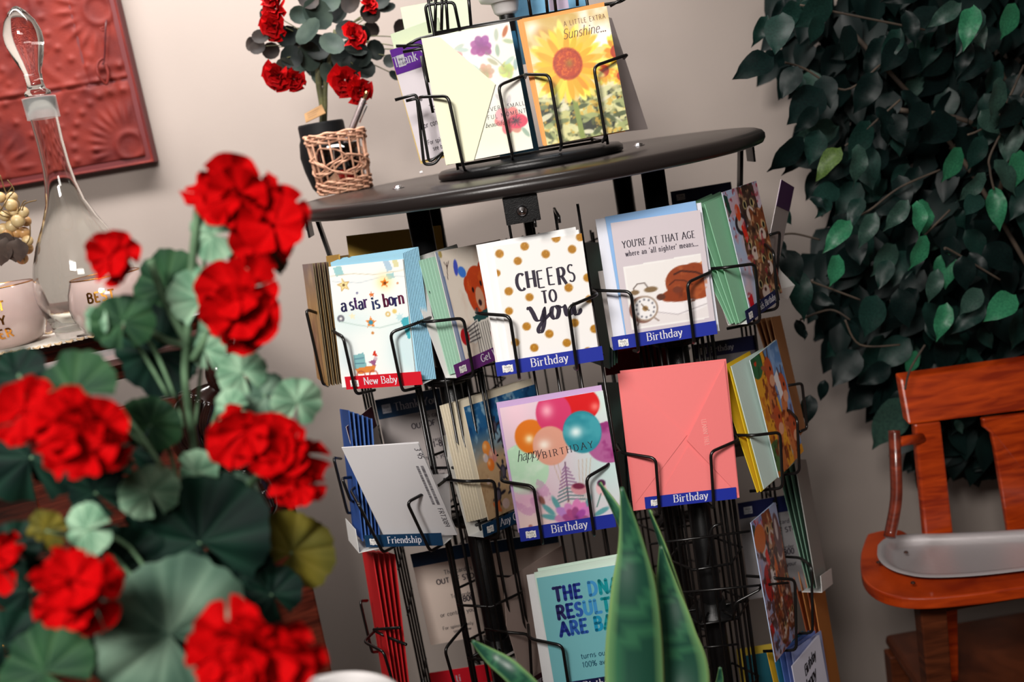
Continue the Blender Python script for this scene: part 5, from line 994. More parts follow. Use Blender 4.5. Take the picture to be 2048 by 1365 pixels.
# frosted tea light glasses with gold rims
class Curved:
    """lettering wrapped on a surface of revolution"""
    def __init__(s, c, rf, a0): s.c = V3(c); s.rf = rf; s.a0 = a0
    def P(s, x, y, n=0):
        r = s.rf(y)+n; a = s.a0+x/s.rf(y); return s.c+V3((r*math.cos(a), r*math.sin(a), y))
FR = mat('frosted_pink_glass', (214, 190, 184), .12, coat=1, trans=.25, ior=1.3, sub=.1); GOLD = mat('gold_rim', (206, 140, 60), .22, 1)
PG = [(.03, 0), (.044, .008), (.054, .028), (.057, .045), (.054, .064), (.0475, .082), (.0465, .083), (.0455, .082), (.052, .063), (.0545, .045), (.051, .029), (.042, .012), (0, .008)]
def gr(z):
    for (r0, h0), (r1, h1) in zip(PG[:6], PG[1:6]):
        if h0 <= z <= h1: return r0+(r1-r0)*(z-h0)/(h1-h0)
    return .05
for (px, py, lab, words, a0) in ((238, 672, 'round frosted glass with gold rim reading BEST, in front of decanter', [('BEST', .053)], 0), (24, 702, 'round frosted glass with gold BEST DAY EVER, cut by the left edge', [('BEST', .055), ('DAY', .037), ('EVER', .019)], 0)):
    c = Pz(px, py-8, zt); g = thing('frosted_glass', lab, 'glass', c); k = 1.06 if px < 100 else .98
    b = MB(); b.lathe([(0, 0)]+[(r*k, h*k) for r, h in PG], c+Z*.001, 40); part('bowl', b, FR, g, True)
    b = MB(); b.tube([c+V3((.0467*k*math.cos(R(i*9)), .0467*k*math.sin(R(i*9)), .083*k)) for i in range(40)], .0011, 8, True); part('gold_rim', b, GOLD, g, True)
    cv = Curved(c, lambda y: gr(min(max(y/k, .001), .08))*k+.0004, R(-82 if px > 100 else -78)); b = MB()
    for s_, y in words: text(b, cv, s_, 0, y*k, .0125, .2, .18, False, n=.0006, align='c', sp=.16, wx=.95)
    part('gold_lettering', b, GOLD, g)
    b = MB(); b.lathe([(0, .013*k), (.040*k, .0135*k), (.0495*k, .03*k), (.052*k, .042*k), (0, .043*k)], c+Z*.001, 32); part('wax', b, mat('pink_wax', (232, 204, 196), .5, sub=.2), g, True)
c = Pz(150, 672, zt); b = MB(); n = 72
vs = [c+Z*.0015]+[c+Z*.002+U*((.12+.006*abs(math.sin(i*math.pi/4)))*math.cos(2*math.pi*i/n))+BK*((.075+.006*abs(math.sin(i*math.pi/4)))*math.sin(2*math.pi*i/n)) for i in range(n)]
b.add(vs, [(0, 1+i, 1+(i+1) % n) for i in range(n)])
dl = solo('doily', b, mat('white_cotton', (226, 220, 210), .9, bump=.6, bscale=700), 'white crochet doily under the decanter', 'doily', c)
b = MB(); rnd = random.Random(2)
for i in range(54):
    a = 2*math.pi*i/54; p = c+Z*.0035+U*.124*math.cos(a)+BK*.079*math.sin(a); b.tube([p+V3((.0045*math.cos(R(t*45)), .0045*math.sin(R(t*45)), .001*math.sin(t*1.6))) for t in range(8)], .0013, 5, True)
o = part('crochet_edge', b, mat('ecru_thread', (196, 170, 136), .9), dl, True); o['kind'] = 'stuff'
# embossed red tin panel on the wall
YP = WALLY-.03; c0 = P(307, 323, YP); PW, PH = .62, .60
tp = thing('tin_panel', 'dark red embossed tin panel hanging on the wall at left', 'wall panel', c0+V3((0, .03, 0)))
NX, NZ = 190, 190
ax = np.linspace(0, PW, NX+1); az = np.linspace(0, PH, NZ+1); Xg, Zg = np.meshgrid(ax, az)
H = np.zeros_like(Xg)
def bump(x, z, rx, rz=None, a=0, h=.004):
    rz = rz or rx; dx, dz_ = Xg-x, Zg-z; ca, sa = math.cos(a), math.sin(a); q2 = ((dx*ca+dz_*sa)/rx)**2+((-dx*sa+dz_*ca)/rz)**2; return h*np.exp(-q2*1.6)
random.seed(11)
def fan_m(cx, cz, a0, a1):
    global H
    for i in range(9):
        a = R(a0+(a1-a0)*i/8); H += bump(cx+.062*math.cos(a), cz+.062*math.sin(a), .021, .006, a, .0045)
    for i in range(11):
        a = R(a0-8+(a1-a0+16)*i/10); H += bump(cx+.105*math.cos(a), cz+.105*math.sin(a), .0075, h=.005); H += bump(cx+.13*math.cos(a+.1), cz+.13*math.sin(a+.1), .006, h=.003)
    H += .004*np.exp(-((np.hypot(Xg-cx, Zg-cz)-.025)/.006)**2); H += .0025*np.exp(-((np.hypot(Xg-cx, Zg-cz)-.15)/.008)**2)
fan_m(.035, .035, -10, 100); fan_m(.035, .285, -90, 60); fan_m(.30, .03, 0, 180); fan_m(.30, .29, 180, 360); fan_m(.3, .33, 0, 180); fan_m(.57, .03, 80, 190); fan_m(.57, .3, 90, 270)
for i in range(40): H += bump(random.uniform(.02, .6), random.uniform(.02, .58), random.uniform(.005, .012), h=random.uniform(.0015, .004))
H += -.003*np.exp(-((Zg-.155)/.003)**2)+.003*np.exp(-((Zg-.162)/.004)**2)-.003*np.exp(-((Xg-.085)/.003)**2)*(Zg > .15)
edge = np.minimum.reduce([Xg, PW-Xg, Zg, PH-Zg]); H = .75*H*np.clip(edge/.012-.4, 0, 1)-.006*np.exp(-((edge-.008)/.003)**2)
me = D.meshes.new('embossed_sheet'); off = ORG[tp.name]
vs = [(c0.x-x-off.x, YP-h-off.y, c0.z+z-off.z) for x, z, h in zip(Xg.ravel(), Zg.ravel(), H.ravel())]
fs = [(r*(NX+1)+i+1, r*(NX+1)+i, (r+1)*(NX+1)+i, (r+1)*(NX+1)+i+1) for r in range(NZ) for i in range(NX)]
me.from_pydata(vs, [], fs); me.polygons.foreach_set('use_smooth', [True]*len(me.polygons)); me.materials.append(mat('red_tin', (108, 36, 28), .6, spec=.2, col2=(80, 24, 22), scale=14, bump=.12, bscale=220)); part('embossed_sheet', me, None, tp)
b = MB(); b.box((c0.x-PW/2, YP+.015, c0.z+PH/2), PW+.004, .028, PH+.004); part('backing_board', b, mat('red_tin_edge', (84, 24, 26), .5), tp, bevel=.003)
TI = MATS['red_tin']; b = MB(); b.tube(spline([P(213, 40, YP-.012), P(211, 60, YP-.02), P(209, 115, YP-.016), P(205, 130, YP-.016)], 5), .0016, 6); part('hook_rod', b, mat('hook_dark_red', (64, 18, 22), .4), tp, True)
b = MB(); b.tube(spline([P(209, 55, YP-.012), P(200, 57, YP-.014), P(207, 62, YP-.014)], 4), .0014, 6); b.tube(spline([P(206, 116, YP-.012), P(195, 128, YP-.016), P(197, 150, YP-.02), P(212, 168, YP-.014), P(217, 150, YP-.014), P(211, 128, YP-.012)], 5), .0026, 8); part('hook_leaf', b, TI, tp, True)
# faux grapes at the left edge
gp = thing('grape_cluster', 'faux cream grape cluster with brown leaves at the left edge', 'artificial fruit', P(-40, 390, 1.5))
GM = [mat('cream_grape', (206, 184, 138), .35, sub=.15, col2=(186, 150, 96), scale=60), mat('tan_grape', (186, 142, 90), .35, sub=.15)]
gm = MB().ball((0, 0, 0), .0088, n=18, m=12).mesh('grape', smooth=True); gm.materials.append(GM[0])
for (x, y, s, k) in [(22, 410, 1.05, 0), (24, 395, .9, 0), (46, 425, .95, 0), (52, 443, .85, 1), (36, 442, 1.1, 0), (24, 452, 1.05, 0), (8, 460, 1.1, 0), (48, 466, 1, 1), (34, 466, .9, 1), (55, 482, .9, 0), (54, 497, 1, 1), (44, 517, 1, 1), (10, 432, .9, 0), (0, 395, .9, 0), (-8, 420, 1, 0), (-14, 450, 1, 0), (16, 470, .9, 1), (28, 425, .9, 0)]:
    inst('grape', gm, gp, M4.Translation(P(x, y, 1.5+random.uniform(-.012, .01))) @ M4.Scale(s, 4), GM[k])
for pts in ([(-40, 390), (5, 432), (40, 425), (50, 408), (73, 401)], [(0, 350), (12, 385), (20, 380), (25, 372)], [(15, 360), (28, 380), (18, 395), (2, 420)], [(28, 398), (38, 405), (36, 425)], [(60, 448), (60, 475), (52, 492), (64, 494)], [(38, 424), (47, 404), (52, 402)], [(-40, 390), (10, 425), (34, 432)], [(48, 515), (50, 528)]):
    b = MB(); b.tube(spline([P(x, y, 1.488) for x, y in pts], 5), .0009, 5); part('tendril', b, mat('vine', (110, 84, 44), .7), gp, True)
def pointed_leaf(L=1., W=.42, fold=.22, wave=.06, n=8, droop=.25):
    vs = []; fs = []
    for i in range(n+1):
        t = i/n; ww = W*math.sin(math.pi*min(1, t**.8))**.8*(1-.35*t) if 0 < t < 1 else 0.0
        if t > .8: ww *= .75
        for j in (-2, -1, 0, 1, 2):
            y = ww*j/2; vs.append(V3((t*L, y, fold*abs(y)-droop*t*t*L+wave*L*math.sin(t*11+j)*abs(j)*.25)))
    for i in range(n):
        for j in range(4): a = i*5+j; fs.append((a, a+1, a+6, a+5))
    return MB().add(vs, fs)
blm = pointed_leaf(.036, .019).mesh('brown_leaf', smooth=True); blm.materials.append(mat('brown_velvet_leaf', (84, 70, 62), .7, col2=(58, 48, 44), scale=40))
for (x, y, a, s) in [(14, 472, -88, 1.1), (36, 478, -105, .95), (2, 480, -110, 1.1), (-6, 470, -60, 1)]: inst('brown_leaf', blm, gp, aim(P(x, y, 1.475), (math.cos(R(a)), 0, math.sin(R(a))), (random.uniform(-.4, .4), -1, .1), s))

# ================================================================ foreground counter and the things on it
ZC = .84
ct = MB(); ct.prism([(-.8, .3, ZC), (.42, .3, ZC), (.42, .88, ZC), (-.8, .88, ZC)], (0, 0, -.03))
cth = thing('counter', 'wooden counter under the foreground plants, below the frame', 'counter', (-.2, .6, 0)); part('worktop', ct, mat('counter_wood', (110, 72, 48), .45, kind='wood'), cth, bevel=.003)
for (x, y) in ((-.74, .36), (.36, .36), (-.74, .82), (.36, .82)): b = MB(); b.box((x, y, (ZC-.03)/2), .05, .05, ZC-.03); part('leg', b, MATS['counter_wood'], cth, bevel=.002)
vc = P(628, 1440, .62); wv = thing('white_pot', 'white ceramic pot rim at the bottom edge', 'pot', (vc.x, vc.y, ZC))
hz = vc.z-ZC; b = MB(); b.lathe([(0, 0), (.042, 0), (.045, .003), (.055, hz*.6), (.058, hz-.014), (.0605, hz-.012), (.062, hz-.006), (.0615, hz-.001), (.059, hz), (.0565, hz-.003), (.054, hz-.02), (.05, hz*.5), (.04, .008), (0, .006)], (vc.x, vc.y, ZC), 56); part('pot_body', b, mat('white_glaze', (232, 228, 228), .25, coat=.4), wv, True)
b = MB(); b.lathe([(0, hz-.03), (.0525, hz-.03), (.0525, hz-.034), (0, hz-.034)], (vc.x, vc.y, ZC), 32); part('soil', b, mat('soil', (40, 30, 24), .95, bump=1, bscale=400), wv)
# geranium
gc = P(215, 1430, .66); gt = thing('geranium', 'artificial red geranium with scalloped green leaves in the left foreground', 'potted plant', (gc.x, gc.y, ZC))
b = MB(); gz = gc.z-.05-ZC; b.lathe([(0, 0), (.06, 0), (.085, gz*.85), (.09, gz*.85), (.092, gz), (.084, gz), (.08, gz-.02), (0, gz-.02)], (gc.x, gc.y, ZC), 40); part('pot', b, mat('terracotta', (150, 84, 58), .8, var=.2), gt, True)
def geranium_leaf(cols, seed=0):
    rnd = random.Random(seed); n = 84; m = MB(); rings = [0, .25, .5, .72, .88, 1.0]; vs = []; cl = []; nv = 9
    for k, q_ in enumerate(rings):
        for j in range(n):
            a = R(-170+340*j/(n-1)); lob = 1+.055*abs(math.sin(nv*a*.5*1.0))-.05+.03*math.sin(a*23)*(.5); r = q_*lob*(1-.06*math.cos(a*2)); vz_ = abs(math.sin(nv*a*.5)); zz = .10*q_*vz_-.16*q_*q_+.09*math.sin(a*3+seed)*q_+.05*math.sin(a*7+seed*2)*q_*q_
            vs.append(V3((r*math.cos(a)*.98, r*math.sin(a), zz))); v = (1-vz_)**3*(1-q_*.45); side = max(0, math.sin(a*18)*.5+.5)**6*.25*(q_ > .35)
            t = min(1, .9*v+side); w2 = .5+.5*math.sin(a*2+seed+q_*4); base = [cols[0][i]*(1-w2)+cols[1][i]*w2 for i in range(3)]; cl.append([base[i]*(1-t*.55)+cols[2][i]*t*.55 for i in range(3)])
    f = [(k*n+j, k*n+j+1, (k+1)*n+j+1, (k+1)*n+j) for k in range(len(rings)-1) for j in range(n-1)]
    m.v = vs; m.f = f; m.c = cl; return m
GPAL = {'s': [(124, 156, 130), (82, 118, 94), (176, 200, 172)], 'd': [(10, 36, 27), (6, 22, 19), (52, 84, 66)], 'g': [(36, 68, 42), (26, 52, 36), (96, 124, 86)], 'o': [(92, 84, 26), (70, 68, 26), (124, 112, 54)], 'p': [(90, 112, 96), (44, 68, 56), (134, 158, 136)]}  # leaf tints; sage ones also carry light, dark ones shade, in the colour
GLF = {}; lfm = mat('silk_leaf', (255, 255, 255), .65, kind='print', spec=.12)
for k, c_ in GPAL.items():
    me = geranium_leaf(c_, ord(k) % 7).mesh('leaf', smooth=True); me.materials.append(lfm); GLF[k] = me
random.seed(4)
stems = MB(); GSM = mat('geranium_stem', (96, 128, 96), .6, col2=(70, 98, 70), scale=60)
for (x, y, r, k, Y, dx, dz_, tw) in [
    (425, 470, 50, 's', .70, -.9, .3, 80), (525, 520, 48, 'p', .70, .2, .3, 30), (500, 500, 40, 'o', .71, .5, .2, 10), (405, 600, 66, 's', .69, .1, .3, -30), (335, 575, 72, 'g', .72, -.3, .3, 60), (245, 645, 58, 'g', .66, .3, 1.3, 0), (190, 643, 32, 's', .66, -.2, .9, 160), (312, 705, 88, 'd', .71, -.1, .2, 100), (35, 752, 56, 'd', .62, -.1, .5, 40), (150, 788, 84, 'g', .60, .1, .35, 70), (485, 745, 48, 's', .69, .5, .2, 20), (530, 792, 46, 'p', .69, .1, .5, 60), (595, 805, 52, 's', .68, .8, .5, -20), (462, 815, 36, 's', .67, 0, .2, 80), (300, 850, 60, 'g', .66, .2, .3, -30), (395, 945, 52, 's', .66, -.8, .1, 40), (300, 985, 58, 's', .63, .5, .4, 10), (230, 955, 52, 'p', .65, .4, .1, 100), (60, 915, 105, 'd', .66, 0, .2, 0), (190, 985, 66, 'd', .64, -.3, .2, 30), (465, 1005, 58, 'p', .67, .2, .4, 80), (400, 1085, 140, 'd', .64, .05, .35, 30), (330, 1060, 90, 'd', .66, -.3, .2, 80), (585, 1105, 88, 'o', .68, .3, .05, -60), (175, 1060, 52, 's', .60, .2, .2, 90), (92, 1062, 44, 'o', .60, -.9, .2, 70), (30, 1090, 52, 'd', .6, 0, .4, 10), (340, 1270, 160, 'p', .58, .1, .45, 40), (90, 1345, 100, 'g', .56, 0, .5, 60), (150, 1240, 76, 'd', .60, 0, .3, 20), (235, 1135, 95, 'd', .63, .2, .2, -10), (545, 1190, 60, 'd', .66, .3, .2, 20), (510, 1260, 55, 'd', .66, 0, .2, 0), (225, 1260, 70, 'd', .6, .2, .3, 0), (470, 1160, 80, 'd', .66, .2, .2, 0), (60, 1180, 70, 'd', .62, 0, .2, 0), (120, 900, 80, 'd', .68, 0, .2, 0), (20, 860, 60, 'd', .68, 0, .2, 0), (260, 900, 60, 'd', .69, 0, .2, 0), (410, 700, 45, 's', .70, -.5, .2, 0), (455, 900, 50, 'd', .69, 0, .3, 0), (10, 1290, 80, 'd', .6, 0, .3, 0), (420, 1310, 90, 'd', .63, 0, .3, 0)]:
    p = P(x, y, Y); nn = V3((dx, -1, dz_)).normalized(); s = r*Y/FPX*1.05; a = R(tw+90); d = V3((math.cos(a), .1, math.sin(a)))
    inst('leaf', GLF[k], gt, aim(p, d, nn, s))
    if y < 1200:
        jn = P(385-(385-x)*.25, min(y+150, 1300), Y+.02); stems.tube(spline([p, p.lerp(jn, .5)+V3((0, .01, .01)), jn], 4), .0014, 6)
for pts in ([(398, 400), (385, 520), (375, 660), (370, 760), (388, 900), (400, 1080), (340, 1420)], [(470, 440), (478, 520), (430, 640), (385, 720)], [(370, 690), (330, 680), (262, 640)], [(375, 690), (330, 600), (300, 520)], [(140, 960), (190, 1040), (260, 1300)], [(540, 930), (470, 1000), (410, 1080)], [(140, 1250), (195, 1340), (250, 1420)], [(505, 1365), (420, 1420), (320, 1440)]):
    b = MB(); b.tube(spline([P(x, y, .70 if y < 1000 else .66) for x, y in pts], 6), .0028, 8); part('stem', b, GSM, gt, True)
o = part('leaf_stalks', stems, GSM, gt, True); o['kind'] = 'stuff'
def petal_flower(seed=0):
    rnd = random.Random(seed); m = MB()
    for i in range(5):
        a = R(72*i+rnd.uniform(-10, 10)); up = rnd.uniform(.05, .6); vs = []; wv_ = rnd.uniform(0, 6)
        for u in range(5):
            t = u/4
            for v in range(-3, 4):
                q_ = v/3; wd = .62*math.sin(math.pi*min(.5, t*.42+.08))**.9*(1 if t < .8 else .93); x = .08+.95*t-.22*q_*q_*t; y = q_*wd*(.3+.7*t); z = up*t*t*.8+.15*math.sin(q_*4.5+wv_)*t+.16*q_*q_*t; vs.append(V3((x*math.cos(a)-y*math.sin(a), x*math.sin(a)+y*math.cos(a), z)))
        m.add(vs, [(u*7+v, u*7+v+1, u*7+v+8, u*7+v+7) for u in range(4) for v in range(6)])
    return m
RED2 = mat('geranium_red', (184, 0, 3), .8, col2=(128, 0, 2), scale=40, spec=.06)
PF = []
for i in range(4): me = petal_flower(i).mesh('floret', smooth=True); me.materials.append(RED2); PF.append(me)
sepal = mat('sepal_green', (84, 92, 50), .7)
rnd = random.Random(9)
for hi, (cx, cy, rx, ry, rp, Y, n, ang) in enumerate([(q_[0], q_[1], q_[2]*.7, q_[3]*.7, q_[4]*.95, q_[5], max(4, int(q_[6]*.68)), q_[7]) for q_ in [(462, 390, 70, 46, 46, .68, 8, -10), (540, 440, 56, 66, 48, .68, 8, 0), (484, 612, 56, 78, 50, .66, 11, 0), (228, 515, 34, 36, 36, .66, 5, 0), (60, 830, 66, 50, 46, .58, 7, 0), (165, 865, 76, 84, 50, .57, 12, 0), (480, 865, 52, 32, 42, .64, 6, -20), (565, 905, 62, 60, 44, .64, 10, 0), (600, 965, 36, 42, 34, .64, 5, 0), (140, 1180, 84, 66, 46, .54, 13, 0), (505, 1305, 128, 74, 62, .52, 15, 0), (-5, 1120, 20, 70, 36, .58, 5, 0)]]):
    cc = P(cx, cy, Y); fh = MB(); fh.ball(cc+V3((0, .012, 0)), .007, n=10, m=7)
    hd_ = part('flower_head', fh, sepal, gt, True)
    for i in range(n):
        a = i*2.4+hi; q_ = math.sqrt((i+.5)/n); x = cx+rx*q_*math.cos(a); y = cy+ry*q_*math.sin(a)
        p = P(x, y, Y-.012+.02*q_*q_+rnd.uniform(-.004, .004)); nn = V3(((x-cx)/rx*.9+rnd.uniform(-.6, .6), -1, -(y-cy)/ry*.9+.3+rnd.uniform(-.6, .6))); s = rp*Y/FPX*rnd.uniform(1.0, 1.4)
        inst('floret', PF[rnd.randrange(4)], hd_, aim(p, V3((math.cos(a*3), 0, math.sin(a*3))), nn, s))
# snake plant
sn = P(1330, 1480, .95); sp_ = thing('snake_plant', 'snake plant with stiff upright dark green leaves in the foreground', 'potted plant', (sn.x, .8, ZC))
b = MB(); b.lathe([(0, 0), (.05, 0), (.058, .09), (.06, .1), (.052, .1), (.05, .085), (0, .085)], (sn.x, .8, ZC), 36); part('pot', b, mat('grey_stoneware', (110, 108, 104), .6), sp_, True)
class SL: pass
SNM = mat('snake_leaf', (255, 255, 255), .42, kind='print', spec=.45)
def blade(pts, wid, Y, face, thick=.004):
    """stiff leaf with a channelled face, pale margins and dark cross bands"""
    pp = spline([P(x, y, yy) for (x, y, yy) in pts], 8); k = len(pp); wds = spline([V3((w_, 0, 0)) for w_ in wid], 8); m = MB(); vs = []; cl = []; J = (-1, -.86, -.6, -.25, 0, .25, .6, .86, 1)
    for i in range(k):
        d = (pp[min(i+1, k-1)]-pp[max(i-1, 0)]).normalized(); fc = V3(face); sd = d.cross(fc).normalized(); nn = sd.cross(d).normalized(); w_ = wds[i].x*Y/FPX
        for j in J:
            vs.append(pp[i]+sd*(w_*j)-nn*(w_*.35*(1-j*j))); band = .5+.5*math.sin(i*1.3+j*2.2+math.sin(i*.7)*2)
            c1 = (22, 62, 48) if band < .55 else (40, 88, 62)
            if abs(j) > .9: c1 = (134, 168, 104)
            elif abs(j) > .8: c1 = (84, 124, 80)
            cl.append(c1)
    n = len(J); m.v = vs; m.f = [(i*n+j, i*n+j+1, (i+1)*n+j+1, (i+1)*n+j) for i in range(k-1) for j in range(n-1)]; m.c = cl
    o = part('leaf', m, SNM, sp_, True); sl = o.modifiers.new('thickness', 'SOLIDIFY'); sl.thickness = thick; sl.offset = 0
bs = (sn.x, .8)
blade([(1243, 975, .9), (1262, 1090, .9), (1268, 1200, .89), (1270, 1370, .88), (1290, 1640, .84)], [1, 26, 50, 62, 40], .9, (0, 1, -.1))
blade([(1322, 1092, .94), (1335, 1180, .94), (1350, 1260, .93), (1362, 1370, .92), (1340, 1640, .86)], [1, 24, 42, 60, 40], .94, (.35, 1, 0))
blade([(1200, 965, .98), (1240, 1030, .97), (1290, 1140, .96), (1330, 1250, .96), (1350, 1640, .9)], [1, 12, 18, 22, 24], .97, (.8, 1, 0))
blade([(945, 1282, .84), (985, 1315, .84), (1030, 1350, .83), (1090, 1420, .83), (1240, 1640, .82)], [1, 15, 21, 24, 22], .84, (.3, 1, -.6))
blade([(1440, 1335, .95), (1438, 1370, .95), (1420, 1450, .93), (1370, 1640, .88)], [1, 7, 12, 16], .95, (.2, 1, 0))
blade([(1300, 1020, .97), (1330, 1100, .97), (1370, 1230, .96), (1405, 1365, .95), (1380, 1640, .9)], [1, 9, 14, 18, 22], .97, (1, .7, 0))
# ================================================================ ficus tree at the right
fb = V3((.98, 1.74, 0)); fc = thing('ficus_tree', 'tall artificial ficus tree with dark green pointed leaves at right', 'tree', fb)
b = MB(); b.lathe([(0, 0), (.13, 0), (.16, .26), (.165, .28), (.15, .28), (.145, .24), (0, .24)], fb, 36); part('pot', b, mat('brown_basket', (70, 48, 34), .8, bump=.6, bscale=120), fc, True)
BRK = mat('ficus_bark', (74, 62, 50), .8, col2=(50, 42, 36), scale=30)
b = MB(); b.tube(spline([fb+V3((0, 0, .24)), fb+V3((.02, 0, .8)), fb+V3((-.02, .02, 1.4)), fb+V3((.02, 0, 2.1))], 8), .016, 10); part('trunk', b, BRK, fc, True)
b = MB(); b.tube(spline([fb+V3((.03, .02, .24)), fb+V3((-.02, .03, .8)), fb+V3((.04, -.01, 1.3)), fb+V3((-.03, 0, 2.0))], 8), .011, 10); part('trunk', b, BRK, fc, True)
FM = [mat('ficus_dark', (9, 26, 24), .42, col2=(6, 18, 18), scale=20, spec=.18), mat('ficus_mid', (20, 46, 40), .42, col2=(14, 36, 32), scale=20, spec=.2), mat('ficus_lit', (46, 112, 78), .4, col2=(34, 92, 66), scale=20, spec=.3), mat('ficus_grey', (44, 70, 60), .45, col2=(34, 56, 50), scale=20, spec=.3), mat('ficus_olive', (78, 100, 48), .45, col2=(60, 80, 40), scale=20, spec=.2)]  # light caught by some leaves is put into a brighter green
LFS = [pointed_leaf(1, w_, f_, v_, 8, d_).mesh('leaf', smooth=True) for (w_, f_, v_, d_) in ((.33, .22, .07, .15), (.28, .34, .12, .32), (.37, .15, .05, .05))]
for m_ in LFS: m_.materials.append(FM[0])
random.seed(17)
def fleaf(bx, by, tx, ty, Y, k, mi=0, nx=None, tipY=None):
    a = P(bx, by, Y); t = P(tx, ty, tipY if tipY else Y-random.uniform(0, .03)); d = t-a
    nn = V3((nx if nx is not None else random.uniform(-.5, .5), -1, random.uniform(-.1, .6))); return inst('leaf', LFS[mi], fc, aim(a, d, nn, d.length), FM[k])
EXP = [(1946, 12, 1932, 89, 2), (2029, 6, 2003, 80, 2), (1921, 6, 1861, 51, 3), (1921, 295, 1885, 366, 2), (1965, 271, 1940, 342, 1), (2029, 243, 2011, 326, 3), (1968, 345, 1925, 409, 3), (1989, 375, 1995, 428, 2), (1681, 295, 1631, 354, 4), (1715, 289, 1720, 372, 3), (1595, 132, 1563, 197, 0), (1546, 114, 1469, 151, 0), (1645, 178, 1575, 248, 0), (1635, 215, 1592, 265, 0), (1605, 274, 1541, 348, 0), (1611, 289, 1575, 348, 0), (1565, 25, 1549, 108, 1), (1534, 31, 1511, 89, 1), (1792, 231, 1801, 314, 1), (1998, 155, 1990, 244, 3), (1988, 380, 2000, 458, 2), (1832, 403, 1848, 468, 2), (1851, 471, 1825, 542, 2), (1891, 505, 1891, 580, 2), (1699, 441, 1653, 498, 2), (1676, 510, 1665, 572, 2), (2030, 590, 1973, 639, 2), (1832, 702, 1813, 752, 2), (1962, 578, 1920, 630, 3), (1931, 460, 1977, 519, 1), (1806, 795, 1747, 902, 3), (1912, 840, 1926, 868, 3), (1750, 425, 1722, 495, 3), (1815, 400, 1775, 462, 3), (1960, 390, 1930, 430, 1), (2040, 300, 2030, 380, 2), (1990, 320, 2040, 390, 3), (1600, 5, 1560, 60, 1), (1640, 30, 1620, 90, 1), (1700, 50, 1690, 120, 0), (1820, 670, 1770, 720, 1), (1930, 665, 1915, 740, 1), (1850, 640, 1930, 690, 1), (1960, 655, 1985, 700, 1), (1592, 640, 1612, 680, 0), (1625, 590, 1668, 610, 0), (1690, 640, 1720, 685, 0), (1715, 700, 1665, 775, 0), (1650, 760, 1640, 805, 0), (1620, 790, 1615, 850, 0), (1560, 415, 1583, 450, 1), (1555, 480, 1570, 515, 0), (1570, 500, 1600, 570, 0), (1590, 540, 1615, 640, 1), (1610, 660, 1612, 680, 0), (1780, 730, 1720, 770, 0), (1800, 760, 1740, 830, 0), (1660, 400, 1640, 430, 1), (1620, 395, 1650, 410, 0)]
for (bx, by, tx, ty, k) in EXP: fleaf(bx, by, tx, ty, (1.62 if ty < 690 or bx < 1690 else 1.76)+random.uniform(-.06, .05), k, random.randrange(3))
LEFT = [(-60, 1520), (60, 1520), (130, 1545), (200, 1600), (260, 1590), (330, 1620), (400, 1640), (470, 1610), (540, 1600), (620, 1625), (680, 1670), (740, 1710), (800, 1760), (880, 1810)]
def leftx(y):
    for (y0, x0), (y1, x1) in zip(LEFT[:-1], LEFT[1:]):
        if y0 <= y <= y1: return x0+(x1-x0)*(y-y0)/(y1-y0)
    return 1800
n = 0; BR = []
while n < 235:
    y = random.uniform(-60, 850); lx = leftx(y); x = lx+(2230-lx)*random.random()**.9
    if x < lx+20: continue
    L = random.uniform(60, 96); a = R(random.choice((100, 115, 130, 75, 60, 90, 145))+random.uniform(-18, 18)); Y = random.uniform(1.62, 1.8) if y < 620 else random.uniform(1.76, 1.86)
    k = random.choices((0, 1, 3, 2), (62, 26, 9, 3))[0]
    fleaf(x, y, x+L*math.cos(a), y+L*math.sin(a), Y, k, random.randrange(3)); n += 1
rest = MB(); lm_ = pointed_leaf(1, .36, .2, .05, 4, .15)
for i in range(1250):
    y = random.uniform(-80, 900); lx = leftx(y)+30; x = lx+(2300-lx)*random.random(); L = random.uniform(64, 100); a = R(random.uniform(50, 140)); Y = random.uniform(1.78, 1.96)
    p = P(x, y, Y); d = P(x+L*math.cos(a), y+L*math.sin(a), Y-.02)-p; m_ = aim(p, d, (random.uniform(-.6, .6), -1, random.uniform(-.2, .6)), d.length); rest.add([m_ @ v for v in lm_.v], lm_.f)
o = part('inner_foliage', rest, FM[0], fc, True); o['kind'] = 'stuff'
tw = 0
for pts in ([(2048, 130), (2000, 230), (1960, 260), (1935, 270)], [(2060, 160), (1985, 300), (1980, 340), (1988, 380)], [(1760, 130), (1690, 180), (1610, 138), (1570, 125)], [(1800, 200), (1720, 270), (1690, 292)], [(1880, 340), (1800, 375), (1740, 420), (1700, 440)], [(1720, 600), (1640, 570), (1612, 560)], [(1640, 480), (1590, 468), (1560, 470)], [(1800, 690), (1720, 690), (1690, 640)], [(1850, 60), (1700, 30), (1600, 10)], [(1900, 420), (1860, 460), (1850, 470)], [(2000, 560), (1900, 500), (1890, 500)], [(1810, 780), (1820, 740), (1850, 690)], [(1700, 640), (1660, 620), (1600, 640)]):
    b = MB(); b.tube(spline([P(x, y, 1.64) for x, y in pts]+[P(pts[0][0]+160 if pts[0][0] > pts[-1][0] else pts[0][0], pts[0][1]+30, 1.6)][:0], 6), .0018, 6); part('twig', b, BRK, fc, True)
for i in range(5):
    z0 = 1.0+i*.12; y0, tx_, ty_ = 300, 0, 0; a = fb+V3((0, 0, z0)); t = P(random.choice((1700, 1800, 1900, 2000)), 60+i*80, random.uniform(1.7, 1.8)); b = MB(); b.tube(spline([a, a.lerp(t, .5)+V3((0, 0, .06)), t], 7), .004, 7); part('branch', b, BRK, fc, True)

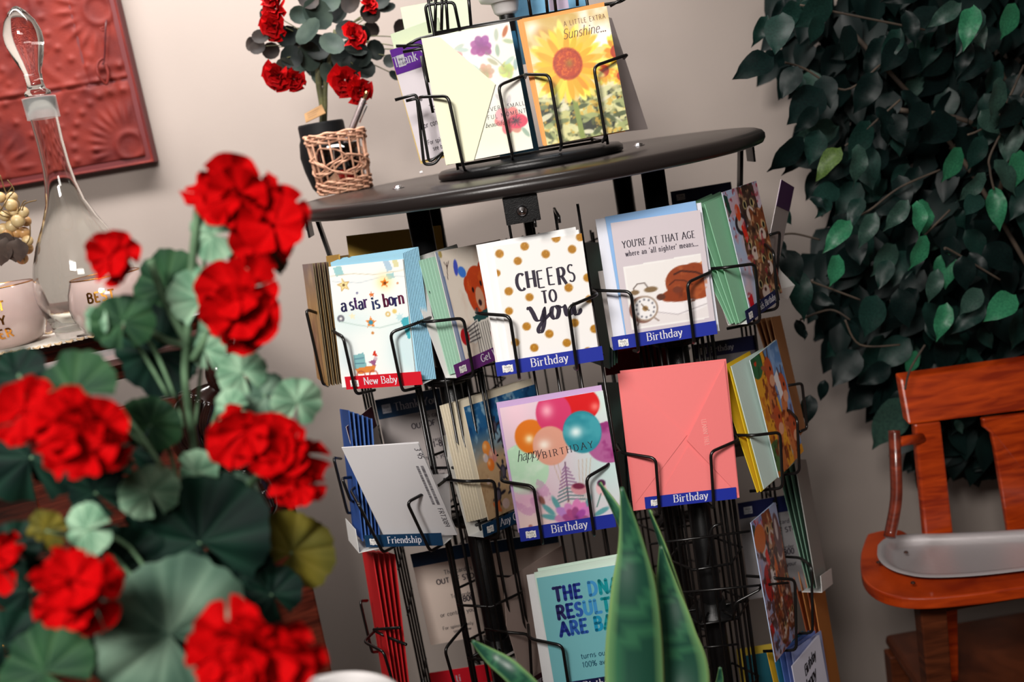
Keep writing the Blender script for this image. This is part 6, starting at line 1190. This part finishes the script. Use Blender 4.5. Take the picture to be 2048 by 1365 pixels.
# ================================================================ wooden tablet-arm chair
CWD = mat('orange_oak', (182, 64, 14), .34, kind='wood', col2=(128, 34, 6), coat=.3)
ch = thing('tablet_arm_chair', 'orange wooden chair with metal tray in its writing arm', 'chair', (.93, 1.55, 0))
YB = 1.66
b = MB(); q0 = [P(1817, 851, YB), P(2200, 803, YB), P(2200, 702, YB+.03), P(1800, 757, YB+.03)]; b.prism(q0, (0, .024, .004)); part('top_rail', b, CWD, ch, bevel=.004)
b = MB(); b.prism([P(1857, 1140, YB-.015), P(1915, 1135, YB-.015), P(1882, 843, YB+.004), P(1829, 849, YB+.004)], (0, .018, 0)); part('back_post', b, CWD, ch, bevel=.004)
b = MB(); b.prism([P(2030, 1150, YB-.01), P(2190, 1120, YB-.01), P(2160, 815, YB+.004), P(1965, 838, YB+.004), P(1968, 856, YB+.004), P(1983, 868, YB+.004), P(1990, 900, YB)], (0, .012, 0)); part('back_splat', b, CWD, ch, bevel=.003)
b = MB(); b.tube(spline([P(1788, 862, YB-.04), P(1791, 930, YB-.06), P(1792, 1000, YB-.09), P(1779, 1075, YB-.12)], 6), .0115, 10, flat=.8); part('arm_post', b, mat('red_oak_dark', (128, 50, 30), .3, kind='wood', col2=(84, 28, 16), coat=.4), ch, True)
b = MB(); b.tube([P(1792, 886, YB-.04), P(1842, 876, YB+.0)], .0085, 10); part('dowel', b, CWD, ch, True)
zt2 = .735
def outline(pts, n=5): return spline([Pz(x, y, zt2) for x, y in pts], n)
OUT = [(1735, 1068), (1765, 1061), (1800, 1060), (1822, 1072), (1845, 1077), (1900, 1073), (2060, 1064), (2240, 1052), (2300, 1075), (2290, 1130), (2200, 1160), (2060, 1173), (1950, 1188), (1850, 1197), (1790, 1193), (1748, 1178), (1724, 1152), (1721, 1112), (1728, 1085)]
oo = [p for p in spline([Pz(x, y, zt2) for x, y in OUT+[OUT[0]]], 4)][:-1]
b = MB(); b.prism(oo, (0, 0, -.02)); 
if sum((oo[i].x*oo[(i+1) % len(oo)].y-oo[(i+1) % len(oo)].x*oo[i].y) for i in range(len(oo))) < 0: b.f = [tuple(reversed(f)) for f in b.f]
tb = part('writing_arm', b, CWD, ch, bevel=.003)
TR = [(1757, 1105), (1775, 1090), (1820, 1083), (1900, 1081), (2060, 1073), (2200, 1063), (2235, 1085), (2225, 1120), (2180, 1140), (2060, 1156), (1950, 1168), (1860, 1171), (1810, 1164), (1775, 1150), (1757, 1130)]
lp = spline([Pz(x, y, zt2) for x, y in TR+[TR[0]]], 4)[:-1]; cen = sum(lp, V3())/len(lp); k = len(lp); rings = []
def inset(d, dzz):
    out = []
    for i in range(k):
        t = (lp[(i+1) % k]-lp[i-1]).normalized(); nrm = V3((-t.y, t.x, 0)); nrm = nrm if nrm.dot(cen-lp[i]) > 0 else -nrm; out.append(lp[i]+nrm*d+V3((0, 0, dzz)))
    return out
R_ = [inset(0, .0015), inset(.004, .0035), inset(.011, .003), inset(.016, -.002), inset(.022, -.0095), inset(.028, -.0105)]
# the tray lies in a recess cut in the arm: rim above the wood, pan pressed below it
b = MB(); b.add([p+V3((0, 0, .0115)) for r_ in R_ for p in r_], [(a*k+i, a*k+(i+1) % k, (a+1)*k+(i+1) % k, (a+1)*k+i) for a in range(len(R_)-1) for i in range(k)]+[tuple((len(R_)-1)*k+i for i in range(k))])
o = part('metal_tray', b, mat('brushed_steel', (196, 190, 192), .4, .55, bump=.1, bscale=150), ch, True)
for (x, y) in ((1757, 1126), (1812, 1106), (1826, 1167)): b = MB(); b.lathe([(.004, 0), (.003, .002), (0, .0025)], Pz(x, y, zt2+.014), 10); part('tack', b, mat('rusty_tack', (70, 44, 36), .5, .6), ch, True)
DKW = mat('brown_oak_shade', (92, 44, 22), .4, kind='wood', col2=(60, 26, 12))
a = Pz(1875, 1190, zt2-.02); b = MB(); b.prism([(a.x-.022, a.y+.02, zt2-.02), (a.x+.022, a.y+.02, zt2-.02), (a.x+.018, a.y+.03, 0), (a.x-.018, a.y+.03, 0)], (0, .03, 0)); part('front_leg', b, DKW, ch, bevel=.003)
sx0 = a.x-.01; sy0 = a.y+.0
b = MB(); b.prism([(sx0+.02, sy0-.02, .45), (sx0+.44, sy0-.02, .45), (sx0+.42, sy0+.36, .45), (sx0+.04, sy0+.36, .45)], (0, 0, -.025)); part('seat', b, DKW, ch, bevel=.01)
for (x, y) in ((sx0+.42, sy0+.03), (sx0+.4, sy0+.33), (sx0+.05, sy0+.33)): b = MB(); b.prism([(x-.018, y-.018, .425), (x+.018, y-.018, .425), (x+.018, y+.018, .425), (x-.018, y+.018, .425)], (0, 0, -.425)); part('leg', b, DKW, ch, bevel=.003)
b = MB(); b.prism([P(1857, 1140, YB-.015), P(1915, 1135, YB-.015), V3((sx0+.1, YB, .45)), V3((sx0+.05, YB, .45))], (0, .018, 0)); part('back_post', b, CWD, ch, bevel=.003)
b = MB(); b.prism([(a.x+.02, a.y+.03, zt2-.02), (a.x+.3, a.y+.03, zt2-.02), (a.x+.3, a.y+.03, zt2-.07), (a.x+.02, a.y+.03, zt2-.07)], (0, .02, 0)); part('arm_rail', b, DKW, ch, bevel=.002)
